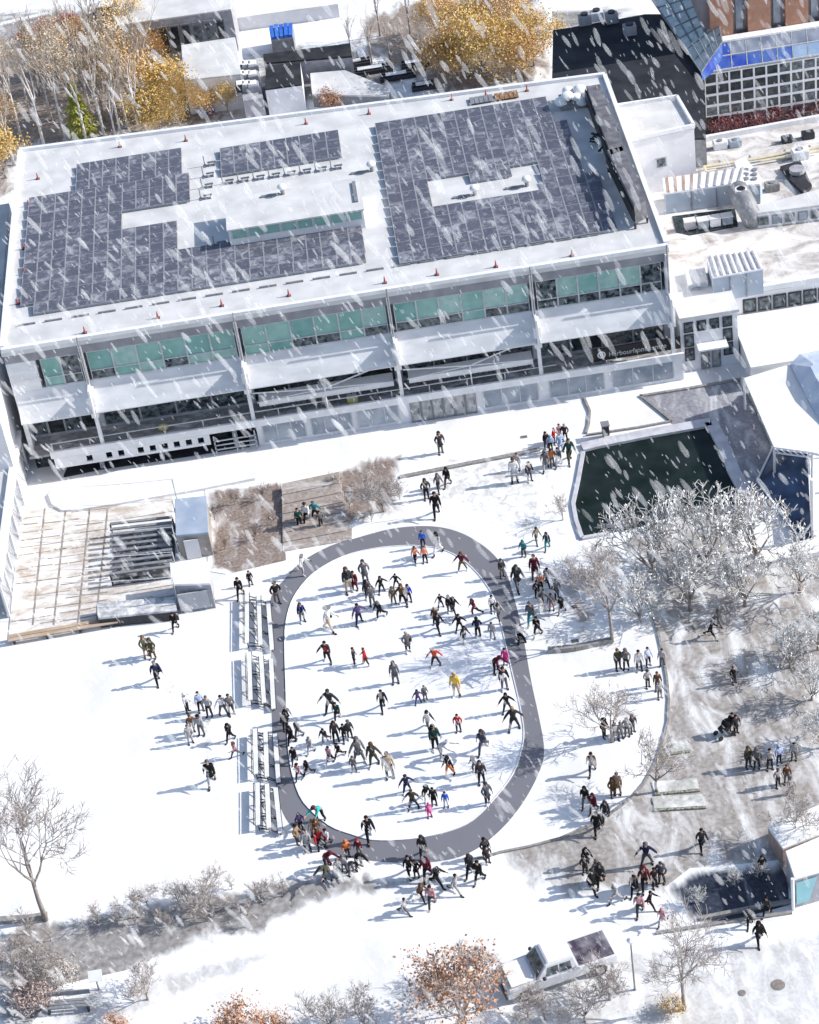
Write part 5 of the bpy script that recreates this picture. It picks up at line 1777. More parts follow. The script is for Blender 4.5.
# autumn trees behind the roof, top middle
for i, (ms, x, y, mt, s, lb) in enumerate((
        (W4, 455, 86, M_orange, 1.1, 'orange tree behind the roof edge, leftmost of the top middle clump'),
        (W3, 482, 84, M_ochre, 1.1, 'ochre tree in the middle of the top clump behind the roof'),
        (W4, 512, 82, M_orange, 1.05, 'orange tree at the right of the top middle clump'),
        (W3, 534, 66, M_ochre, .9, 'ochre tree nearest the black roofed hall'),
        (W4, 470, 50, M_ochre, 1.0, 'ochre tree at the back of the top middle clump'),
        (W3, 505, 44, M_orange, 1.0, 'orange tree at the back right of the top middle clump'),
        (W3, 440, 40, M_orange, .8, 'thin orange tree at the back left of the top middle clump'),
        (W4, 496, 66, M_ochre, 1.0, 'full ochre tree between the front and back rows of the top middle clump'),
        (W4, 524, 78, M_orange, .95, 'full orange tree left of the ochre tree by the black roof'),
        (W3, 468, 76, M_orange, 1.0, 'full orange tree second from the left in the top middle clump'))):
    put_tree('autumn_tree', ms, x, y, lb, 'tree', 'autumn trees behind the roof', M_bark, M_twig, mt, s * .82)
for i, (x, y) in enumerate(((352, 58), (372, 64), (390, 60), (408, 66), (425, 70), (380, 36), (410, 34), (436, 80))):
    put_tree('bare_tree', W2, x, y, 'grey brown bare tree beside the access road behind the roof', 'tree', 'bare trees by the access road', M_bark, M_twig, None, rw.uniform(.5, .7))
# red planting at the curtain wall
for i in range(9):
    x, y = 718 + i * 12, 133 - i * 1.9
    put_tree('red_shrub', L2, x, y, ORD[i] + ' red shrub from the left along the foot of the gridded hall', 'shrub', 'red shrubs under the gridded windows', M_bark, M_twig, M_redleaf, .85, pz=0)
# ------------------------------------------------------------------ people
def skin_mesh(name, verts, edges, sub=1):
    """grow one continuous surface round a skeleton: verts = (co, radius)"""
    me = bpy.data.meshes.new(name + '_sk')
    me.from_pydata([tuple(v[0]) for v in verts], edges, [])
    o = bpy.data.objects.new(name + '_sk', me)
    COL.objects.link(o)
    o.modifiers.new('skin', 'SKIN').use_smooth_shade = True
    for i, v in enumerate(verts):
        sv = me.skin_vertices[0].data[i]
        r = v[1] if isinstance(v[1], tuple) else (v[1], v[1])
        sv.radius = r
        sv.use_root = (i == 0)
    if sub:
        m = o.modifiers.new('sub', 'SUBSURF')
        m.levels = sub
        m.render_levels = sub
    dg = bpy.context.evaluated_depsgraph_get()
    out = bpy.data.meshes.new_from_object(o.evaluated_get(dg))
    out.name = name
    bpy.data.objects.remove(o)
    bpy.data.meshes.remove(me)
    return out


def rot_fwd(a, ab=0.0, side=1):
    """limb direction: 0 hangs down, a = swing to the front (-y), ab = out to the side"""
    a, ab = R(a), R(ab)
    return Vector((side * math.sin(ab), -math.sin(a) * math.cos(ab), -math.cos(a) * math.cos(ab)))


POSES = {
    # lean, legs (swing, knee, abduct) L R, arms (swing, abduct, elbow) L R, hip drop
    'S': dict(lean=2, L=(2, 2, 4), Rr=(-2, 2, 4), aL=(4, 10, 15), aR=(4, 10, 15)),
    'P': dict(lean=3, L=(4, 4, 3), Rr=(-3, 2, 3), aL=(-12, 22, 62), aR=(-12, 22, 62)),
    'W': dict(lean=5, L=(22, 6, 3), Rr=(-20, 16, 3), aL=(-22, 10, 20), aR=(24, 10, 25)),
    'R': dict(lean=10, L=(34, 14, 4), Rr=(-30, 24, 4), aL=(-30, 14, 40), aR=(34, 14, 50)),
    'K': dict(lean=16, L=(20, 28, 5), Rr=(-28, 20, 10), aL=(-14, 18, 34), aR=(22, 14, 40)),
    'A': dict(lean=6, L=(10, 10, 12), Rr=(-6, 8, 12), aL=(8, 38, 14), aR=(2, 44, 14)),
    'H': dict(lean=6, L=(14, 10, 6), Rr=(-10, 10, 8), aL=(8, 10, 30), aR=(10, 38, 10)),
    'J': dict(lean=6, L=(-10, 10, 6), Rr=(14, 10, 8), aL=(10, 38, 10), aR=(8, 10, 30)),
    'B': dict(lean=52, L=(18, 24, 6), Rr=(4, 20, 6), aL=(50, 12, 20), aR=(56, 10, 18)),
    'T': dict(lean=14, L=(82, 78, 8), Rr=(78, 70, 10), aL=(34, 12, 46), aR=(36, 14, 40)),
    'C': dict(lean=4, L=(8, 6, 4), Rr=(-6, 6, 4), aL=(30, 12, 88), aR=(30, 12, 84)),
}


def joints(p):
    j = {}
    hip = Vector((0, 0, .92))
    l = R(p['lean'])
    upv = Vector((0, -math.sin(l), math.cos(l)))
    fw = Vector((0, -math.cos(l), -math.sin(l)))
    j['hip'] = hip
    j['waist'] = hip + upv * .17
    j['chest'] = hip + upv * .37
    j['neck'] = hip + upv * .53
    l2 = R(p['lean'] * .45)
    up2 = Vector((0, -math.sin(l2), math.cos(l2)))
    j['jaw'] = j['neck'] + up2 * .09
    j['head'] = j['neck'] + up2 * .17
    j['crown'] = j['neck'] + up2 * .25
    j['up2'] = up2
    j['fw2'] = Vector((0, -math.cos(l2), -math.sin(l2)))
    j['upv'], j['fw'] = upv, fw
    for s, k, a in ((-1, 'L', 'aL'), (1, 'Rr', 'aR')):
        sw, kn, ab = p[k]
        h = hip + Vector((s * .09, 0, -.02))
        knee = h + rot_fwd(sw, ab, s) * .43
        ank = knee + rot_fwd(sw - kn, ab, s) * .42
        j['hip' + k], j['knee' + k], j['ank' + k] = h, knee, ank
        fa = R(sw - kn)
        toe = Vector((s * .12, -math.cos(fa * .5), -.1 + math.sin(min(0, fa)) * .4)).normalized()
        j['toe' + k] = toe
        sa, aab, el = p[a]
        sh = j['chest'] + upv * .1 + Vector((s * .18, 0, 0))
        elb = sh + rot_fwd(sa + p['lean'] * .3, aab, s) * .29
        wr = elb + rot_fwd(sa + p['lean'] * .3 + el, aab * (.9 if el < 50 else -.3), s) * .25
        j['sh' + k], j['elb' + k], j['wr' + k] = sh, elb, wr
    low = min(j['ankL'].z, j['ankRr'].z) - .075
    dz = Vector((0, 0, -low))
    if p is POSES['T']:
        dz = Vector((0, 0, -.45))
    for k in list(j):
        if k[:3] in ('hip', 'wai', 'che', 'nec', 'jaw', 'hea', 'cro', 'kne', 'ank', 'sha') or k[:2] in ('sh', 'wr') or k[:3] == 'elb':
            j[k] = j[k] + dz
    return j


def hand(verts, edges, wr_i, wr, d, side):
    """palm with four unequal curled fingers and a thumb leaving the side"""
    d = d.normalized()
    u = Vector((side, 0, 0)) - d * d.x * side
    u = u.normalized() if u.length > .1 else d.orthogonal().normalized()
    n = d.cross(u).normalized()
    fwd = n if n.y < 0 else -n
    palm = wr + d * .05
    verts.append((palm, .028))
    pi_ = len(verts) - 1
    edges.append((wr_i, pi_))
    # the thumb side looks forward
    across = fwd
    for k, (off, ln) in enumerate(((-.024, .058), (-.008, .074), (.008, .08), (.024, .07))):
        a = palm + d * .045 + across * off
        b = a + d * ln * .55 - u * .012
        c = b + d * ln * .4 - u * .03
        s0 = len(verts)
        verts += [(a, .0105), (b, .0095), (c, .008)]
        edges += [(pi_, s0), (s0, s0 + 1), (s0 + 1, s0 + 2)]
    a = palm + across * .035 + d * .005
    b = a + across * .025 + d * .03
    s0 = len(verts)
    verts += [(a, .012), (b, .0095)]
    edges += [(pi_, s0), (s0, s0 + 1)]


PARTS = {}


def ellip(mb, c, ax, rad, nu=12, nv=8, keep=None):
    """ellipsoid with axes ax (three unit vectors) and radii"""
    q = MB()
    q.ball((0, 0, 0), 1, nu, nv)
    vs = [c + ax[0] * (v[0] * rad[0]) + ax[1] * (v[1] * rad[1]) + ax[2] * (v[2] * rad[2]) for v in q.v]
    fs = q.f
    if keep:
        fs = [f for f in fs if keep(sum(q.v[i][1] for i in f) / len(f), sum(q.v[i][2] for i in f) / len(f))]
    mb.add(vs, fs)


def make_pose(key):
    p = POSES[key]
    j = joints(p)
    X = Vector((1, 0, 0))
    out = {}
    # body
    v = [(j['hip'], .11), (j['waist'], .1), (j['chest'], .115), (j['neck'], .052), (j['jaw'], .062), (j['head'], .088), (j['crown'], .062)]
    e = [(i, i + 1) for i in range(6)]
    for s, k in ((-1, 'L'), (1, 'Rr')):
        b = len(v)
        ank = j['ank' + k]
        v += [(j['hip' + k], .085), (j['knee' + k], .058), (ank, .04), (ank + j['toe' + k] * .12 + Vector((0, 0, -.03)), .035)]
        e += [(0, b), (b, b + 1), (b + 1, b + 2), (b + 2, b + 3)]
        b = len(v)
        v += [(j['sh' + k], .055), (j['elb' + k], .042), (j['wr' + k], .029)]
        e += [(2, b), (b, b + 1), (b + 1, b + 2)]
        hand(v, e, b + 2, j['wr' + k], j['wr' + k] - j['elb' + k], s)
    body = skin_mesh('body', v, e, 1)
    # face: nose, eyes, mouth and ears are set into the head
    bm = bmesh.new()
    bm.from_mesh(body)
    tmp = MB()
    hd, f2, u2 = j['head'], j['fw2'], j['up2']
    ax = (X, f2, u2)
    ellip(tmp, hd + f2 * .088 - u2 * .015, ax, (.014, .02, .022), 6, 5)
    for s in (-1, 1):
        ellip(tmp, hd + X * s * .088 - u2 * .01, ax, (.012, .022, .034), 6, 5)
    nface = len(tmp.f)
    for s in (-1, 1):
        ellip(tmp, hd + f2 * .079 + X * s * .033 + u2 * .012, ax, (.011, .01, .008), 6, 4)
    neye = len(tmp.f)
    ellip(tmp, hd + f2 * .076 - u2 * .055, ax, (.026, .009, .007), 6, 4)
    vs = [bm.verts.new(q) for q in tmp.v]
    for i, f in enumerate(tmp.f):
        try:
            ff = bm.faces.new([vs[k] for k in f])
            ff.smooth = True
            ff.material_index = 0 if i < nface else (1 if i < neye else 2)
        except ValueError:
            pass
    bm.to_mesh(body)
    bm.free()
    out['body'] = body
    # jacket: torso and sleeves
    v = [(j['hip'] - j['upv'] * .06, (.165, .135)), (j['waist'], (.155, .13)), (j['chest'], (.18, .15)), (j['chest'] + j['upv'] * .12, (.11, .1)), (j['neck'] + j['up2'] * .01, .07)]
    e = [(0, 1), (1, 2), (2, 3), (3, 4)]
    for k in ('L', 'Rr'):
        b = len(v)
        v += [(j['sh' + k], .085), (j['elb' + k], .066), (j['wr' + k].lerp(j['elb' + k], .06), .052)]
        e += [(2, b), (b, b + 1), (b + 1, b + 2)]
    out['jacket'] = skin_mesh('jacket', v, e, 1)
    # long coat: the jacket with a skirt to the knee
    if key != 'T':
        b = len(v)
        mid = (j['kneeL'] + j['kneeRr']) / 2
        v2 = v + [(j['hip'].lerp(mid, .45), (.185, .165)), (j['hip'].lerp(mid, .95), (.2, .185))]
        e2 = e + [(0, b), (b, b + 1)]
        out['coat'] = skin_mesh('coat', v2, e2, 1)
    else:
        out['coat'] = out['jacket']
    # trousers
    v = [(j['hip'] + j['upv'] * .06, (.145, .12)), (j['hip'] - Vector((0, 0, .05)), (.14, .12))]
    e = [(0, 1)]
    for k in ('L', 'Rr'):
        b = len(v)
        v += [(j['hip' + k].lerp(j['knee' + k], .25), .1), (j['knee' + k], .078), (j['ank' + k] + (j['knee' + k] - j['ank' + k]) * .1, .062)]
        e += [(1, b), (b, b + 1), (b + 1, b + 2)]
    out['trousers'] = skin_mesh('trousers', v, e, 1)
    # boots and skates
    for skate in (0, 1):
        for s, k in ((-1, 'L'), (1, 'Rr')):
            q = MB()
            ank = j['ank' + k]
            t = j['toe' + k]
            sh = Vector((t.y, -t.x, 0)).normalized()
            shin = (j['knee' + k] - ank).normalized()
            ellip(q, ank + t * .07 - Vector((0, 0, .035)), (t, sh, Vector((0, 0, 1))), (.145, .052, .045), 10, 6)
            q.tube([ank - shin * .04, ank + shin * .1], [.055, .06], 8)
            if skate:
                a = ank + t * .07 - Vector((0, 0, .09))
                q.bar(a - t * .15, a + t * .17, .012, .045)
            out[('skate' if skate else 'boot') + k] = q.mesh('ice_skate' if skate else 'boot', smooth=True)
    # head wear
    c = j['head'] + u2 * .02
    q = MB()
    ellip(q, c - f2 * .012, ax, (.108, .112, .118), 12, 8, lambda y, z: z > .1 - .75 * (y < .25) * 1 and not (y > .3 and z < .35))
    out['hair'] = q.mesh('hair', smooth=True)
    q = MB()
    ellip(q, c - f2 * .012, ax, (.112, .118, .12), 12, 8, lambda y, z: z > .1 - .75 * (y < .25) and not (y > .3 and z < .35))
    pts = [c - f2 * .09, c - f2 * .12 - u2 * .14, c - f2 * .1 - u2 * .26]
    q.tube(pts, [.085, .08, .035], 8)
    out['long_hair'] = q.mesh('long_hair', smooth=True)
    q = MB()
    ellip(q, c + u2 * .005, ax, (.116, .122, .135), 12, 8, lambda y, z: z > .12)
    ring = []
    for i in range(13):
        a = 2 * math.pi * i / 12
        ring.append(c + X * math.cos(a) * .113 + f2 * math.sin(a) * .118 + u2 * .035)
    q.tube(ring, .02, 6, False)
    ellip(q, c + u2 * .15, ax, (.035, .035, .035), 8, 6)
    out['woolly_hat'] = q.mesh('woolly_hat', smooth=True)
    q = MB()
    ellip(q, c - f2 * .02, ax, (.125, .135, .14), 12, 8, lambda y, z: not (y > .55 and z < .5))
    q.tube([c - f2 * .05 - u2 * .12, c - f2 * .08 - u2 * .2], [.1, .13], 10)
    out['hood'] = q.mesh('hood', smooth=True)
    q = MB()
    ellip(q, c + u2 * .02, ax, (.114, .118, .12), 12, 8, lambda y, z: z > .15)
    rg = MB()
    n = 16
    vs = []
    for i in range(n):
        a = 2 * math.pi * i / n
        for r0, zz in ((.1, .05), (.2, .035)):
            vs.append(c + X * math.cos(a) * r0 + f2 * math.sin(a) * r0 * 1.05 + u2 * zz)
    q.add(vs, [(2 * i, 2 * i + 1, 2 * ((i + 1) % n) + 1, 2 * ((i + 1) % n)) for i in range(n)])
    out['brimmed_hat'] = q.mesh('brimmed_hat', smooth=True)
    # bags
    upv, fw = j['upv'], j['fw']
    q = MB()
    bc = j['chest'] - fw * .2 - upv * .03
    ellip(q, bc, (X, fw, upv), (.16, .1, .24), 10, 8)
    for s in (-1, 1):
        q.tube([bc + X * s * .1 + upv * .2, j['chest'] + X * s * .11 + upv * .15 + fw * .06, j['chest'] + X * s * .11 + fw * .17 - upv * .02, j['waist'] + X * s * .12 + fw * .12], .022, 5)
    out['backpack'] = q.mesh('backpack', smooth=True)
    q = MB()
    bc = j['hip'] + X * .2 - Vector((0, 0, .02))
    ellip(q, bc, (X, fw, upv), (.07, .16, .13), 10, 6)
    q.tube([bc + upv * .1, j['chest'] + X * .12 + fw * .1, j['chest'] + upv * .14 - X * .08, j['chest'] - fw * .14, bc - fw * .05 + upv * .1], .014, 5)
    out['shoulder_bag'] = q.mesh('shoulder_bag', smooth=True)
    q = MB()
    ring = []
    for i in range(11):
        a = 2 * math.pi * i / 10
        ring.append(j['neck'] + X * math.cos(a) * .09 + fw * math.sin(a) * .09 + upv * .03)
    q.tube(ring, .04, 7, False)
    q.tube([j['neck'] + fw * .1, j['chest'] + fw * .18 + X * .04], [.04, .05], 6)
    out['scarf'] = q.mesh('scarf', smooth=True)
    # vest worn over the jacket
    v = [(j['hip'] - upv * .02, (.178, .15)), (j['waist'], (.17, .145)), (j['chest'], (.195, .165)), (j['chest'] + upv * .13, (.115, .105))]
    out['vest'] = skin_mesh('vest', v, [(0, 1), (1, 2), (2, 3)], 1)
    for m in out.values():
        if not m.materials:
            m.materials.append(None)
    while len(body.materials) < 3:
        body.materials.append(None)
    return out


CL = dict(bk=(.016, .016, .018), dg=(.045, .046, .052), gr=(.15, .15, .16), lg=(.4, .4, .42), wh=(.75, .75, .77), nv=(.02, .028, .07),
          bl=(.03, .14, .62), rb=(.02, .05, .45), rd=(.5, .03, .035), mr=(.13, .018, .035), sa=(.85, .3, .18), ro=(.7, .1, .05), og=(.72, .2, .05),
          br=(.13, .07, .04), tn=(.34, .24, .15), kh=(.17, .15, .095), ol=(.07, .072, .048), be=(.52, .43, .33), tl=(.03, .25, .27), dn=(.015, .06, .05),
          pk=(.75, .06, .3), ye=(.8, .52, .09), lb=(.42, .52, .75), pu=(.09, .06, .17), lp=(.5, .27, .3), sl=(.09, .1, .13), bd=(.45, .3, .13), tq=(.06, .42, .42))


def cloth(c):
    r = CL[c]
    return pm('cloth_' + c, r, tuple(v * .72 for v in r), scale=7, rough=.9, bump=.2, spec=.15)


SKINS = [pm('skin_' + str(i), c, tuple(v * .9 for v in c), scale=5, rough=.6) for i, c in enumerate(((.55, .33, .24), (.42, .24, .16), (.2, .1, .065)))]
M_eye = pm('eye_dark', (.03, .025, .02), rough=.3)
M_lip = pm('lip', (.32, .12, .1), rough=.5)
HEADS = {'h': 'hair', 'l': 'long_hair', 'w': 'woolly_hat', 'o': 'hood', 'b': 'brimmed_hat'}
EXTRA = {'p': 'backpack', 's': 'shoulder_bag', 'f': 'scarf', 'v': 'vest'}
rp_ = random.Random(21)


def person(x, y, h, pose, yaw, top, leg, head, extra, label, grp, skates):
    if pose not in PARTS:
        PARTS[pose] = make_pose(pose)
    M = PARTS[pose]
    if 'hair' not in label and 'hat' not in label and head[0] == 'h':
        q_ = rp_.random()
        if q_ < .3:
            head = 'o' + (top.lower() if not skates else head[1:])
        elif q_ < .48:
            head = 'w' + rp_.choice(('bk', 'dg', 'gr', head[1:]))
    if not skates and top in ('bk', 'dg') and 'jacket' not in label and pose in 'SPW' and rp_.random() < .45:
        top = top.upper()
    g_ = at(x, y, .02 if skates else .01)
    e = px_of(g_ + Vector((0, 0, 1.72)))
    full = y - e[1]
    is_child = 'c' in extra
    s = h / full if pose not in 'BT' else 1.0
    s = max(.62, min(.85, s)) if is_child else max(.74, min(1.12, s))
    if skates:
        g_.z += .012
    t = thing('person', tuple(g_), label, 'person', grp, R(yaw))
    t.scale = (s * 1.07, s * 1.07, s)
    b = child('body', M['body'], t)
    sk = SKINS[rp_.choice((0, 0, 0, 1, 1, 2))]
    for i, m in enumerate((sk, M_eye, M_lip)):
        b.material_slots[i].link = 'OBJECT'
        b.material_slots[i].material = m
    long_ = top.isupper()
    child('coat' if long_ else 'jacket', M['coat' if long_ else 'jacket'], t, cloth(top.lower()))
    child('trousers', M['trousers'], t, cloth(leg))
    for k in ('L', 'Rr'):
        child('ice_skate' if skates else 'boot', M[('skate' if skates else 'boot') + k], t, cloth('bk' if not skates else rp_.choice(('bk', 'wh', 'bk'))))
    hk, hc = head[0], head[1:]
    child(HEADS[hk], M[HEADS[hk]], t, cloth(hc))
    for tok in extra.split(','):
        if tok and tok[0] in EXTRA and len(tok) == 3:
            child(EXTRA[tok[0]], M[EXTRA[tok[0]]], t, cloth(tok[1:]))
    return t


